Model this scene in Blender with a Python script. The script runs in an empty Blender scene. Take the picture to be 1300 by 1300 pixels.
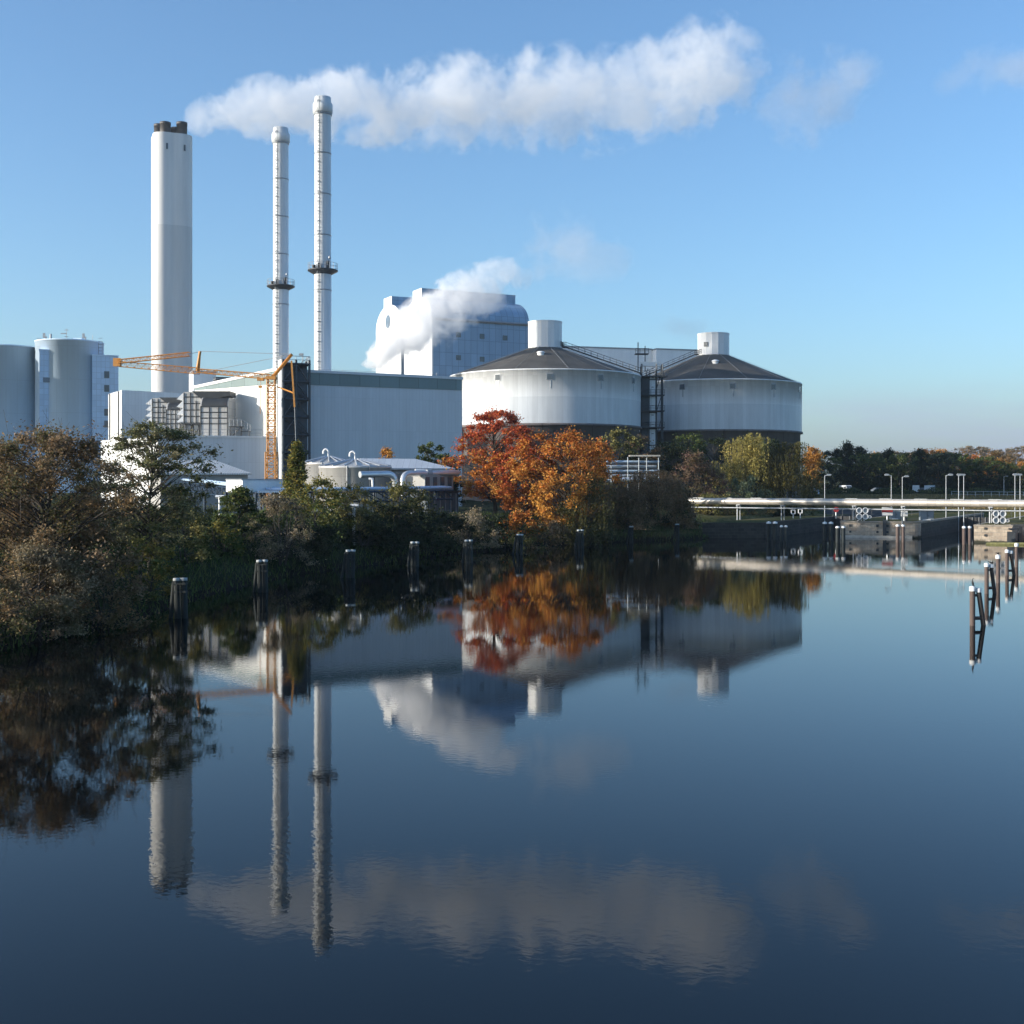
import bpy, math, random
import numpy as np
from mathutils import Vector, Matrix
R = math.radians
PI = math.pi
scene = bpy.context.scene
col = scene.collection
F = 1500.0          # focal length in photo pixels (1300 px wide), horizon at row 608
CAM_H = 8.5

def W(px, py, Y):
    """photo pixel + distance -> world point"""
    return Vector(((px - 650.0) / F * Y, Y, CAM_H + (608.0 - py) / F * Y))

# ------------------------------------------------------------------ materials
def new_mat(name):
    m = bpy.data.materials.new(name)
    m.use_nodes = True
    nt = m.node_tree
    b = nt.nodes['Principled BSDF']
    return m, nt, b

def N(nt, t, **kw):
    n = nt.nodes.new(t)
    for k, v in kw.items():
        if k.startswith('i_'):
            key = k[2:]
            key = int(key) if key.isdigit() else key.replace('_', ' ')
            n.inputs[key].default_value = v
        else:
            setattr(n, k, v)
    return n

def L(nt, a, b):
    nt.links.new(a, b)

def plain(name, c, rough=0.6, metal=0.0, var=0.18, scale=0.6, bump=0.0, spec=0.5, streak=False):
    m, nt, b = new_mat(name)
    tc = N(nt, 'ShaderNodeTexCoord')
    mp = N(nt, 'ShaderNodeMapping')
    if streak:
        mp.inputs['Scale'].default_value = (1, 1, 0.08)
    L(nt, tc.outputs['Object'], mp.inputs[0])
    nz = N(nt, 'ShaderNodeTexNoise', i_Scale=scale, i_Detail=6.0, i_Roughness=0.65)
    L(nt, mp.outputs[0], nz.inputs['Vector'])
    mr = N(nt, 'ShaderNodeMapRange', i_1=0.3, i_2=0.7, i_3=1 - var, i_4=1 + var * 0.6)
    L(nt, nz.outputs[0], mr.inputs[0])
    mx = N(nt, 'ShaderNodeVectorMath', operation='SCALE')
    mx.inputs[0].default_value = c[:3]
    L(nt, mr.outputs[0], mx.inputs['Scale'])
    L(nt, mx.outputs[0], b.inputs['Base Color'])
    b.inputs['Roughness'].default_value = rough
    b.inputs['Metallic'].default_value = metal
    b.inputs['Specular IOR Level'].default_value = spec
    if bump:
        bp = N(nt, 'ShaderNodeBump', i_Strength=bump, i_Distance=0.1)
        L(nt, nz.outputs[0], bp.inputs['Height'])
        L(nt, bp.outputs[0], b.inputs['Normal'])
    return m

def cladding(name, c, pw, ph, line=0.75, mortar=0.03, rough=0.45, var=0.06, metal=0.0, ribs=0.0, dirt=0.1, offset=0.0, streak=(0.5, 0.06)):
    """sheet panels with joints, laid out in metres by the UVs"""
    m, nt, b = new_mat(name)
    uv = N(nt, 'ShaderNodeUVMap', uv_map='UVMap')
    br = N(nt, 'ShaderNodeTexBrick', i_Scale=1.0, i_Mortar_Size=mortar, i_Mortar_Smooth=0.1, i_Bias=0.0)
    br.offset = offset
    br.inputs['Brick Width'].default_value = pw
    br.inputs['Row Height'].default_value = ph
    br.inputs['Color1'].default_value = (c[0] * (1 - var), c[1] * (1 - var), c[2] * (1 - var), 1)
    br.inputs['Color2'].default_value = (min(1, c[0] * (1 + var)), min(1, c[1] * (1 + var)), min(1, c[2] * (1 + var)), 1)
    br.inputs['Mortar'].default_value = (c[0] * line, c[1] * line, c[2] * line, 1)
    L(nt, uv.outputs[0], br.inputs['Vector'])
    mp = N(nt, 'ShaderNodeMapping')
    mp.inputs['Scale'].default_value = (streak[0], streak[1], 1)
    L(nt, uv.outputs[0], mp.inputs[0])
    nz = N(nt, 'ShaderNodeTexNoise', i_Scale=1.0, i_Detail=7.0, i_Roughness=0.7)
    L(nt, mp.outputs[0], nz.inputs['Vector'])
    mr = N(nt, 'ShaderNodeMapRange', i_1=0.3, i_2=0.7, i_3=1 - dirt, i_4=1 + dirt * 0.3)
    L(nt, nz.outputs[0], mr.inputs[0])
    sc = N(nt, 'ShaderNodeVectorMath', operation='SCALE')
    L(nt, br.outputs['Color'], sc.inputs[0])
    L(nt, mr.outputs[0], sc.inputs['Scale'])
    L(nt, sc.outputs[0], b.inputs['Base Color'])
    b.inputs['Roughness'].default_value = rough
    b.inputs['Metallic'].default_value = metal
    if ribs:
        sp = N(nt, 'ShaderNodeSeparateXYZ')
        L(nt, uv.outputs[0], sp.inputs[0])
        mu = N(nt, 'ShaderNodeMath', operation='MULTIPLY', i_1=2 * PI / ribs)
        L(nt, sp.outputs[0], mu.inputs[0])
        sn = N(nt, 'ShaderNodeMath', operation='SINE')
        L(nt, mu.outputs[0], sn.inputs[0])
        bp = N(nt, 'ShaderNodeBump', i_Strength=0.35, i_Distance=0.05)
        L(nt, sn.outputs[0], bp.inputs['Height'])
        L(nt, bp.outputs[0], b.inputs['Normal'])
    return m

def leaf_mat(name, trans=0.27):
    m, nt, b = new_mat(name)
    at = N(nt, 'ShaderNodeAttribute', attribute_name='tint')
    out = nt.nodes['Material Output']
    b.inputs['Roughness'].default_value = 0.7
    b.inputs['Specular IOR Level'].default_value = 0.15
    L(nt, at.outputs['Color'], b.inputs['Base Color'])
    tr = N(nt, 'ShaderNodeBsdfTranslucent')
    L(nt, at.outputs['Color'], tr.inputs['Color'])
    mx = N(nt, 'ShaderNodeMixShader', i_0=trans)
    L(nt, b.outputs[0], mx.inputs[1]); L(nt, tr.outputs[0], mx.inputs[2])
    L(nt, mx.outputs[0], out.inputs['Surface'])
    return m

M = {}
M['white'] = cladding('white_sheet', (0.74, 0.75, 0.75), 1.2, 6.0, 0.86, 0.02, 0.45, 0.03, dirt=0.06)
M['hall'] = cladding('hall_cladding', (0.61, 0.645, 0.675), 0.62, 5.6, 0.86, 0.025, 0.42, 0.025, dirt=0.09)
M['halllit'] = cladding('hall_sunlit_cladding', (0.70, 0.70, 0.67), 0.9, 5.6, 0.9, 0.02, 0.5, 0.02, dirt=0.05)  # sunlit copy of the hall cladding, the light put into its colour
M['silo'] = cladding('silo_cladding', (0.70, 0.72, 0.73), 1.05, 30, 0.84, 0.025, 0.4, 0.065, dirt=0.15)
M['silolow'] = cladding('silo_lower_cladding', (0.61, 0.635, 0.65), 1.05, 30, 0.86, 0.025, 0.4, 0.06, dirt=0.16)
M['gallery'] = cladding('gallery_sheet', (0.82, 0.83, 0.83), 1.2, 7.0, 0.9, 0.02, 0.45, 0.02, dirt=0.08)
M['plinth'] = cladding('silo_plinth', (0.17, 0.15, 0.145), 5.6, 30, 0.55, 0.1, 0.8, 0.06, dirt=0.3)
M['siloroof'] = plain('bitumen_roof', (0.075, 0.07, 0.063), 0.85, var=0.35, scale=0.25)
M['boiler'] = cladding('boiler_shaded_cladding', (0.23, 0.35, 0.49), 1.75, 3.4, 0.6, 0.055, 0.42, 0.09, dirt=0.1)  # shaded sides of the light cladding, blue sky shade put into the colour
M['boilergable'] = cladding('boiler_gable', (0.80, 0.81, 0.82), 1.75, 3.4, 0.85, 0.05, 0.4, 0.02, dirt=0.04)
M['blue'] = cladding('blue_silo_sheet', (0.58, 0.72, 0.86), 2.6, 8.3, 0.82, 0.03, 0.65, 0.025, dirt=0.07)
M['blueglass'] = cladding('blue_bay_panels', (0.46, 0.61, 0.78), 1.05, 1.4, 0.78, 0.05, 0.45, 0.07, dirt=0.05)
M['teal'] = cladding('teal_glazing', (0.14, 0.21, 0.225), 3.6, 4.0, 0.6, 0.06, 0.2, 0.16, dirt=0.1)
M['concrete'] = plain('chimney_concrete', (0.66, 0.66, 0.65), 0.75, var=0.14, scale=0.25, streak=True)
M['concretedark'] = plain('chimney_lower_concrete', (0.56, 0.565, 0.56), 0.75, var=0.13, scale=0.25, streak=True)
M['flue'] = plain('flue_steel', (0.09, 0.085, 0.085), 0.6, 0.3, var=0.3)
M['steelwhite'] = plain('painted_stack', (0.62, 0.645, 0.66), 0.42, var=0.2, scale=0.5, streak=True)
M['dark'] = plain('dark_steel', (0.045, 0.05, 0.055), 0.55, 0.2, var=0.25)
M['tower'] = plain('tower_steel', (0.06, 0.07, 0.08), 0.6, 0.1, var=0.3, scale=0.8)
M['towerback'] = plain('tower_back', (0.09, 0.11, 0.13), 0.7, var=0.3, scale=0.5)
M['galv'] = plain('galvanised', (0.33, 0.35, 0.37), 0.5, 0.4, var=0.2, scale=1.5)
M['railing'] = plain('railing_grey', (0.3, 0.32, 0.34), 0.5, 0.3)
M['stainless'] = cladding('stainless_tank', (0.58, 0.57, 0.55), 1.3, 2.2, 0.8, 0.02, 0.38, 0.08, metal=0.35, dirt=0.2)
M['pipewrap'] = cladding('pipe_jacket', (0.56, 0.51, 0.44), 1.2, 40, 0.75, 0.025, 0.36, 0.08, metal=0.35, dirt=0.15)
M['pipesilver'] = plain('pipe_aluminium', (0.66, 0.68, 0.70), 0.3, 0.6, var=0.15)
M['orange'] = plain('crane_paint', (0.56, 0.25, 0.05), 0.5, var=0.25, scale=1.0)
M['window'] = plain('window_dark', (0.08, 0.10, 0.12), 0.15, var=0.2, spec=0.6)
M['windowblue'] = plain('window_bluish', (0.13, 0.17, 0.22), 0.2, var=0.2, spec=0.6)
M['corr'] = cladding('corrugated_roof', (0.64, 0.63, 0.60), 0.33, 30, 0.8, 0.05, 0.55, 0.04, ribs=0.33, dirt=0.12)
M['roofwhite'] = cladding('white_roof_sheet', (0.68, 0.69, 0.69), 0.9, 30, 0.8, 0.04, 0.5, 0.03, dirt=0.12)
M['greywall'] = plain('grey_render', (0.36, 0.355, 0.34), 0.8, var=0.15)
M['bluesteel'] = plain('blue_steel', (0.025, 0.045, 0.075), 0.6, 0.0, var=0.2, spec=0.2)
M['bluepipe'] = plain('pale_blue_pipe', (0.40, 0.52, 0.66), 0.4, var=0.15)
M['pile'] = plain('wet_pile_wood', (0.028, 0.035, 0.035), 0.7, var=0.5, scale=3, streak=True, spec=0.25)
M['pilered'] = plain('tarred_red_pile', (0.12, 0.085, 0.072), 0.75, var=0.35, scale=3, streak=True)
M['piledark'] = plain('tarred_black_pile', (0.03, 0.027, 0.027), 0.75, var=0.35, scale=3, streak=True)
M['cap'] = plain('pile_cap', (0.72, 0.73, 0.72), 0.6, var=0.25, scale=3)
M['capgrey'] = plain('zinc_cap', (0.45, 0.48, 0.48), 0.6, 0.0, var=0.3, scale=4)
M['lampgrey'] = plain('lamp_steel', (0.45, 0.47, 0.49), 0.4, 0.4, var=0.1)
M['signwhite'] = plain('sign_white', (0.75, 0.75, 0.74), 0.5, var=0.06)
M['signred'] = plain('sign_red', (0.42, 0.05, 0.05), 0.5, var=0.1)
M['cabinet'] = plain('grey_cabinet', (0.24, 0.28, 0.31), 0.5, var=0.12)
M['bird'] = plain('black_feathers', (0.015, 0.016, 0.018), 0.6, var=0.3)
M['carwhite'] = plain('car_paint_white', (0.62, 0.65, 0.68), 0.3, var=0.05)
M['cargrey'] = plain('car_paint_grey', (0.2, 0.23, 0.26), 0.3, var=0.05)
M['tyre'] = plain('tyre', (0.02, 0.02, 0.02), 0.8)
M['rim'] = plain('rim', (0.4, 0.4, 0.42), 0.35, 0.7)
M['lightglass'] = plain('lamp_glass', (0.6, 0.6, 0.58), 0.2)
M['bark'] = plain('bark', (0.055, 0.045, 0.036), 0.9, var=0.4, scale=5, streak=True)
M['gate'] = plain('gate_timber', (0.035, 0.035, 0.035), 0.8, var=0.4, scale=2)
M['log'] = plain('mossy_boom', (0.22, 0.21, 0.08), 0.8, var=0.4, scale=3)
M['brickred'] = cladding('brick_wall', (0.34, 0.20, 0.15), 0.5, 0.16, 1.35, 0.02, 0.85, 0.2, dirt=0.35, offset=0.5, streak=(0.6, 0.6))
M['leaf'] = leaf_mat('leaves')
M['grassblade'] = leaf_mat('grass_blades', 0.25)

def stone_mat():
    m, nt, b = new_mat('quay_stone')
    uv = N(nt, 'ShaderNodeUVMap', uv_map='UVMap')
    br = N(nt, 'ShaderNodeTexBrick', i_Scale=1.0, i_Mortar_Size=0.035, i_Bias=0.0)
    br.inputs['Brick Width'].default_value = 0.95
    br.inputs['Row Height'].default_value = 0.46
    br.inputs['Color1'].default_value = (0.56, 0.46, 0.35, 1)
    br.inputs['Color2'].default_value = (0.36, 0.28, 0.21, 1)
    br.inputs['Mortar'].default_value = (0.36, 0.32, 0.26, 1)
    L(nt, uv.outputs[0], br.inputs['Vector'])
    nz = N(nt, 'ShaderNodeTexNoise', i_Scale=0.9, i_Detail=8.0, i_Roughness=0.7)
    L(nt, uv.outputs[0], nz.inputs['Vector'])
    mr = N(nt, 'ShaderNodeMapRange', i_1=0.3, i_2=0.7, i_3=0.5, i_4=1.2)
    L(nt, nz.outputs[0], mr.inputs[0])
    sc = N(nt, 'ShaderNodeVectorMath', operation='SCALE')
    L(nt, br.outputs['Color'], sc.inputs[0]); L(nt, mr.outputs[0], sc.inputs['Scale'])
    sp = N(nt, 'ShaderNodeSeparateXYZ'); L(nt, uv.outputs[0], sp.inputs[0])
    ad = N(nt, 'ShaderNodeMath', operation='ADD'); L(nt, sp.outputs[1], ad.inputs[0])
    nz2 = N(nt, 'ShaderNodeMath', operation='MULTIPLY', i_1=0.9); L(nt, nz.outputs[0], nz2.inputs[0])
    L(nt, nz2.outputs[0], ad.inputs[1])
    # dark algae band at the waterline (a stain with its own edge)
    rp = N(nt, 'ShaderNodeMapRange', i_1=0.62, i_2=0.85, i_3=0.0, i_4=1.0)
    L(nt, ad.outputs[0], rp.inputs[0])
    mx = N(nt, 'ShaderNodeMix', data_type='RGBA')
    mx.inputs['A'].default_value = (0.035, 0.035, 0.02, 1)
    L(nt, rp.outputs[0], mx.inputs['Factor']); L(nt, sc.outputs[0], mx.inputs['B'])
    L(nt, mx.outputs['Result'], b.inputs['Base Color'])
    b.inputs['Roughness'].default_value = 0.85
    bp = N(nt, 'ShaderNodeBump', i_Strength=0.5, i_Distance=0.06)
    L(nt, br.outputs['Fac'], bp.inputs['Height']); bp.invert = True
    L(nt, bp.outputs[0], b.inputs['Normal'])
    return m
M['stone'] = stone_mat()

def ground_mat():
    m, nt, b = new_mat('ground_soil_grass')
    ge = N(nt, 'ShaderNodeNewGeometry')
    nz = N(nt, 'ShaderNodeTexNoise', i_Scale=0.06, i_Detail=9.0, i_Roughness=0.7)
    L(nt, ge.outputs['Position'], nz.inputs['Vector'])
    rp = N(nt, 'ShaderNodeValToRGB')
    e = rp.color_ramp.elements
    e[0].position = 0.36; e[0].color = (0.03, 0.045, 0.014, 1)
    e[1].position = 0.66; e[1].color = (0.20, 0.155, 0.065, 1)
    k = rp.color_ramp.elements.new(0.5); k.color = (0.085, 0.085, 0.03, 1)
    L(nt, nz.outputs[0], rp.inputs[0])
    nf = N(nt, 'ShaderNodeTexNoise', i_Scale=2.5, i_Detail=6.0)
    L(nt, ge.outputs['Position'], nf.inputs['Vector'])
    mr = N(nt, 'ShaderNodeMapRange', i_1=0.3, i_2=0.7, i_3=0.6, i_4=1.3)
    L(nt, nf.outputs[0], mr.inputs[0])
    sc = N(nt, 'ShaderNodeVectorMath', operation='SCALE')
    L(nt, rp.outputs[0], sc.inputs[0]); L(nt, mr.outputs[0], sc.inputs['Scale'])
    # wet dark mud where the bank meets the water
    sp = N(nt, 'ShaderNodeSeparateXYZ'); L(nt, ge.outputs['Position'], sp.inputs[0])
    r2 = N(nt, 'ShaderNodeMapRange', i_1=0.25, i_2=0.9, i_3=0.0, i_4=1.0)
    L(nt, sp.outputs[2], r2.inputs[0])
    # green turf on the near left bank, dry meadow elsewhere
    r3 = N(nt, 'ShaderNodeMapRange', i_1=0.0, i_2=25.0, i_3=0.0, i_4=1.0)
    L(nt, sp.outputs[0], r3.inputs[0])
    mg = N(nt, 'ShaderNodeMix', data_type='RGBA')
    mg.inputs['A'].default_value = (0.018, 0.027, 0.011, 1)
    L(nt, r3.outputs[0], mg.inputs['Factor']); L(nt, sc.outputs[0], mg.inputs['B'])
    mx = N(nt, 'ShaderNodeMix', data_type='RGBA')
    mx.inputs['A'].default_value = (0.009, 0.008, 0.006, 1)
    L(nt, r2.outputs[0], mx.inputs['Factor']); L(nt, mg.outputs['Result'], mx.inputs['B'])
    L(nt, mx.outputs['Result'], b.inputs['Base Color'])
    b.inputs['Roughness'].default_value = 0.95; b.inputs['Specular IOR Level'].default_value = 0.08
    bp = N(nt, 'ShaderNodeBump', i_Strength=0.7, i_Distance=0.25)
    L(nt, nf.outputs[0], bp.inputs['Height']); L(nt, bp.outputs[0], b.inputs['Normal'])
    return m
M['ground'] = ground_mat()

def water_mat():
    m, nt, b = new_mat('river_water')
    b.inputs['Base Color'].default_value = (0.0015, 0.003, 0.004, 1)
    b.inputs['Roughness'].default_value = 0.012
    b.inputs['IOR'].default_value = 1.315
    ge = N(nt, 'ShaderNodeNewGeometry')
    mp = N(nt, 'ShaderNodeMapping'); mp.inputs['Scale'].default_value = (0.8, 1.0, 1)
    mp.inputs['Rotation'].default_value = (0, 0, 0.5)
    L(nt, ge.outputs['Position'], mp.inputs[0])
    n1 = N(nt, 'ShaderNodeTexNoise', i_Scale=4.6, i_Detail=3.0, i_Roughness=0.5)
    L(nt, mp.outputs[0], n1.inputs['Vector'])
    n2 = N(nt, 'ShaderNodeTexNoise', i_Scale=0.045, i_Detail=3.0)   # calm and ruffled patches
    m2 = N(nt, 'ShaderNodeMapping'); m2.inputs['Scale'].default_value = (.45, 1.5, 1); L(nt, ge.outputs['Position'], m2.inputs[0]); L(nt, m2.outputs[0], n2.inputs['Vector'])
    mr = N(nt, 'ShaderNodeMapRange', i_1=0.36, i_2=0.66, i_3=0.22, i_4=1.25)
    L(nt, n2.outputs[0], mr.inputs[0])
    mu = N(nt, 'ShaderNodeMath', operation='MULTIPLY')
    L(nt, n1.outputs[0], mu.inputs[0]); L(nt, mr.outputs[0], mu.inputs[1])
    bp = N(nt, 'ShaderNodeBump', i_Strength=1.0, i_Distance=0.0016)
    L(nt, mu.outputs[0], bp.inputs['Height'])
    L(nt, bp.outputs[0], b.inputs['Normal'])
    return m
M['water'] = water_mat()

# ------------------------------------------------------------------ mesh builder
ORG = {}

class MB:
    def __init__(self):
        self.V = []; self.Fc = []; self.U = []; self.S = []

    def add(self, vs, fs, uvs=None, smooth=False):
        o = len(self.V)
        vs = [Vector(v) for v in vs]
        self.V += vs
        for k, f in enumerate(fs):
            self.Fc.append([o + i for i in f])
            self.S.append(smooth)
            if uvs is not None:
                self.U.append(uvs[k])
            else:
                a = vs[f[0]]; n = Vector((0, 0, 0))
                for i in range(len(f)):
                    p = vs[f[i]]; q = vs[f[(i + 1) % len(f)]]
                    n += (p - a).cross(q - a)
                if n.length > 1e-12:
                    n.normalize()
                if abs(n.z) > 0.85:
                    self.U.append([(vs[i].x, vs[i].y) for i in f])
                else:
                    t = Vector((-n.y, n.x, 0)).normalized()
                    self.U.append([(vs[i].dot(t), vs[i].z / max(0.3, math.sqrt(1 - n.z * n.z))) for i in f])
        return self

    def box(self, c, s, rz=0.0):
        cx, cy, cz = c; x, y, z = s[0] / 2, s[1] / 2, s[2] / 2
        cs, sn = math.cos(rz), math.sin(rz)
        vs = [(cx + i * x * cs - j * y * sn, cy + i * x * sn + j * y * cs, cz + k * z) for k in (-1, 1) for i, j in ((-1, -1), (1, -1), (1, 1), (-1, 1))]
        return self.add(vs, [(0, 3, 2, 1), (4, 5, 6, 7), (0, 1, 5, 4), (1, 2, 6, 5), (2, 3, 7, 6), (3, 0, 4, 7)])

    def prism(self, poly, z0, z1, top=True, bottom=False):
        """poly counter-clockwise; z0/z1 number or per-vertex list"""
        n = len(poly)
        a = z0 if isinstance(z0, (list, tuple)) else [z0] * n
        b = z1 if isinstance(z1, (list, tuple)) else [z1] * n
        vs = [(p[0], p[1], a[i]) for i, p in enumerate(poly)] + [(p[0], p[1], b[i]) for i, p in enumerate(poly)]
        fs = [(i, (i + 1) % n, n + (i + 1) % n, n + i) for i in range(n)]
        u = 0; uvs = []
        for i in range(n):
            j = (i + 1) % n
            d = math.hypot(poly[j][0] - poly[i][0], poly[j][1] - poly[i][1])
            uvs.append([(u, a[i]), (u + d, a[j]), (u + d, b[j]), (u, b[i])]); u += d
        if top:
            fs.append(tuple(range(n, 2 * n))); uvs.append([p[:2] for p in poly])
        if bottom:
            fs.append(tuple(reversed(range(n)))); uvs.append([p[:2] for p in reversed(poly)])
        return self.add(vs, fs, uvs)

    def tube(self, pts, r, n=8, caps=True, smooth=True):
        pts = [Vector(p) for p in pts]
        rs = r if isinstance(r, (list, tuple)) else [r] * len(pts)
        vs = []; fs = []; uvs = []; vlen = 0
        prev = None
        for i, p in enumerate(pts):
            d = (pts[min(i + 1, len(pts) - 1)] - pts[max(i - 1, 0)]).normalized()
            if prev is None:
                s = d.cross(Vector((0, 0, 1)))
                if s.length < 1e-3:
                    s = d.cross(Vector((1, 0, 0)))
            else:
                s = prev - d * prev.dot(d)
            s.normalize(); prev = s
            t = d.cross(s)
            for k in range(n):
                a = 2 * PI * k / n
                vs.append(p + (s * math.cos(a) + t * math.sin(a)) * rs[i])
        ln = [0]
        for i in range(1, len(pts)):
            ln.append(ln[-1] + (pts[i] - pts[i - 1]).length)
        for i in range(len(pts) - 1):
            for k in range(n):
                k2 = (k + 1) % n
                fs.append((i * n + k, i * n + k2, (i + 1) * n + k2, (i + 1) * n + k))
                uvs.append([(ln[i], k * .3), (ln[i], k * .3 + .3), (ln[i + 1], k * .3 + .3), (ln[i + 1], k * .3)])
        self.add(vs, fs, uvs, smooth)
        if caps:
            e = len(pts) - 1
            self.add([vs[k] for k in range(n)], [tuple(reversed(range(n)))])
            self.add([vs[e * n + k] for k in range(n)], [tuple(range(n))])
        return self

    def beam(self, p, q, w, h=None):
        """square bar between two points"""
        return self.tube([p, q], (w if h is None else (w + h) / 2) * 0.7071, 4, True, False)

    def lathe(self, c, prof, n=48, smooth=True, cap_top=False, a0=0.0, uref=None):
        vs = []; fs = []; uvs = []
        R0 = uref or max(p[0] for p in prof)
        for r, z in prof:
            for k in range(n):
                a = a0 + 2 * PI * k / n
                vs.append((c[0] + r * math.cos(a), c[1] + r * math.sin(a), z))
        for i in range(len(prof) - 1):
            dv = math.hypot(prof[i + 1][0] - prof[i][0], prof[i + 1][1] - prof[i][1])
            v0 = prof[i][1]; v1 = v0 + dv
            for k in range(n):
                k2 = (k + 1) % n
                fs.append((i * n + k, i * n + k2, (i + 1) * n + k2, (i + 1) * n + k))
                u0 = R0 * 2 * PI * k / n; u1 = R0 * 2 * PI * (k + 1) / n
                uvs.append([(u0, v0), (u1, v0), (u1, v1), (u0, v1)])
        self.add(vs, fs, uvs, smooth)
        if cap_top:
            e = len(prof) - 1
            self.add([vs[e * n + k] for k in range(n)], [tuple(range(n))])
        return self

    def dome(self, c, r, h, n=12, m=4):
        return self.lathe((c[0], c[1]), [(r * math.cos(i / m * PI / 2) + 1e-3, c[2] + h * math.sin(i / m * PI / 2)) for i in range(m + 1)], n)

    def rail(self, p, q, h=1.1, n=None, r=0.035, mid=True):
        p = Vector(p); q = Vector(q)
        n = n or max(1, int((q - p).length / 1.6))
        up = Vector((0, 0, h))
        for i in range(n + 1):
            a = p.lerp(q, i / n); self.tube([a, a + up], r, 4, False, False)
        self.tube([p + up, q + up], r, 4, False, False)
        if mid:
            self.tube([p + up * .5, q + up * .5], r * .8, 4, False, False)
        return self

    def build(self, name, mat, parent=None, origin=None):
        me = bpy.data.meshes.new(name)
        org = Vector(origin) if origin is not None else (ORG[parent] if parent is not None else Vector((0, 0, 0)))
        me.from_pydata([tuple(v - org) for v in self.V], [], self.Fc)
        uvl = me.uv_layers.new(name='UVMap')
        flat = [c for f in self.U for uv in f for c in uv]
        uvl.data.foreach_set('uv', flat)
        me.polygons.foreach_set('use_smooth', self.S)
        me.materials.append(M[mat] if isinstance(mat, str) else mat)
        me.validate()
        o = bpy.data.objects.new(name, me)
        col.objects.link(o)
        if parent is not None:
            o.parent = parent
            o.location = org - ORG[parent]
        else:
            o.location = org
        ORG[o] = org
        return o

def tag(o, label, cat, group=None):
    o['label'] = label; o['category'] = cat; o['kind'] = 'thing'
    if group: o['group'] = group
    return o

def struct(o, kind='structure'):
    o['kind'] = kind
    return o

def thing(name, label, cat, loc, group=None):
    o = bpy.data.objects.new(name, None)
    o.empty_display_size = 0.5
    col.objects.link(o)
    o.location = loc; ORG[o] = Vector(loc)
    return tag(o, label, cat, group)

def copy_tree(src, parent=None):
    c = src.copy(); col.objects.link(c)
    if parent is not None: c.parent = parent
    for ch in list(src.children):
        copy_tree(ch, c)
    return c

# ------------------------------------------------------------------ terrain
SHORE = [(-60, -60), (-46, 0), (-36, 30), (-27.5, 48), (-24.9, 57), (-23, 66), (-22, 73), (-21.2, 88), (-18.8, 104), (-13, 116), (-4.5, 136),
         (5, 150), (16, 159), (27.6, 166), (31, 176), (52, 212), (64, 230), (100, 214), (165, 180), (500, 150), (500, -60)]
_P = np.array(SHORE, float)

def sdist(x, y):
    """signed distance to the water's edge, positive on land"""
    x = np.asarray(x, float); y = np.asarray(y, float)
    d = np.full(x.shape, 1e9); inside = np.zeros(x.shape, bool)
    n = len(_P)
    for i in range(n):
        a = _P[i]; b = _P[(i + 1) % n]
        ab = b - a
        t = np.clip(((x - a[0]) * ab[0] + (y - a[1]) * ab[1]) / (ab @ ab), 0, 1)
        d = np.minimum(d, np.hypot(x - a[0] - t * ab[0], y - a[1] - t * ab[1]))
        c = ((a[1] > y) != (b[1] > y))
        with np.errstate(divide='ignore', invalid='ignore'):
            xi = ab[0] * (y - a[1]) / (ab[1] if ab[1] else 1e-9) + a[0]
        inside ^= c & (x < xi)
    return np.where(inside, -d, d)

def ss(a, b, v):
    t = np.clip((v - a) / (b - a), 0, 1)
    return t * t * (3 - 2 * t)

def HH(x, y):
    x = np.asarray(x, float); y = np.asarray(y, float)
    s = sdist(x, y)
    right = ss(24, 34, x)
    width = 11 - 9 * right
    plate = 3.6 - 1.2 * right
    t = np.clip(s / width, 0, 1)
    z = -0.35 + (plate + 0.35) * (t ** 0.85)
    z = np.where(s < 0, np.maximum(-0.35 + s * 0.35, -2.5), z)
    bump = 0.18 * np.sin(x * 0.7 + 1.3 * np.sin(y * 0.33)) * np.sin(y * 0.55) * ss(0.5, 4, s)
    z = z + bump * (1 - 0.6 * right)
    z = z + 2.1 * ss(230, 330, y) * ss(0, 10, s) + 8.0 * ss(500, 1000, y) + 14 * ss(1000, 2600, y)
    return z

def H(x, y):
    return float(HH(np.array([x]), np.array([y]))[0])

def axis(fine0, fine1, step, far0, far1):
    a = list(np.arange(fine0, fine1 + step, step))
    s = step; v = a[-1]
    while v < far1:
        s *= 1.25; v += s; a.append(v)
    s = step; v = a[0]; pre = []
    while v > far0:
        s *= 1.25; v -= s; pre.append(v)
    return np.array(pre[::-1] + a)

def make_ground():
    xs = axis(-80, 130, 1.5, -3000, 3000); ys = axis(30, 260, 1.5, -100, 4000)
    X, Y = np.meshgrid(xs, ys)
    Z = HH(X, Y)
    nx, ny = len(xs), len(ys)
    co = np.stack([X, Y, Z], -1).reshape(-1, 3)
    i = np.arange(nx * ny).reshape(ny, nx)
    f = np.stack([i[:-1, :-1], i[:-1, 1:], i[1:, 1:], i[1:, :-1]], -1).reshape(-1, 4)
    me = bpy.data.meshes.new('ground')
    me.vertices.add(len(co)); me.vertices.foreach_set('co', co.ravel())
    me.loops.add(f.size); me.loops.foreach_set('vertex_index', f.ravel().astype(np.int32))
    me.polygons.add(len(f)); me.polygons.foreach_set('loop_start', np.arange(0, f.size, 4, dtype=np.int32))
    me.polygons.foreach_set('use_smooth', np.ones(len(f), bool))
    me.update(); me.validate()
    me.materials.append(M['ground'])
    o = bpy.data.objects.new('ground', me); col.objects.link(o)
    struct(o)

make_ground()
wb = MB().add([(-400, -100, 0), (700, -100, 0), (700, 300, 0), (-400, 300, 0)], [(0, 1, 2, 3)])
struct(wb.build('water', 'water'))
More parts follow.
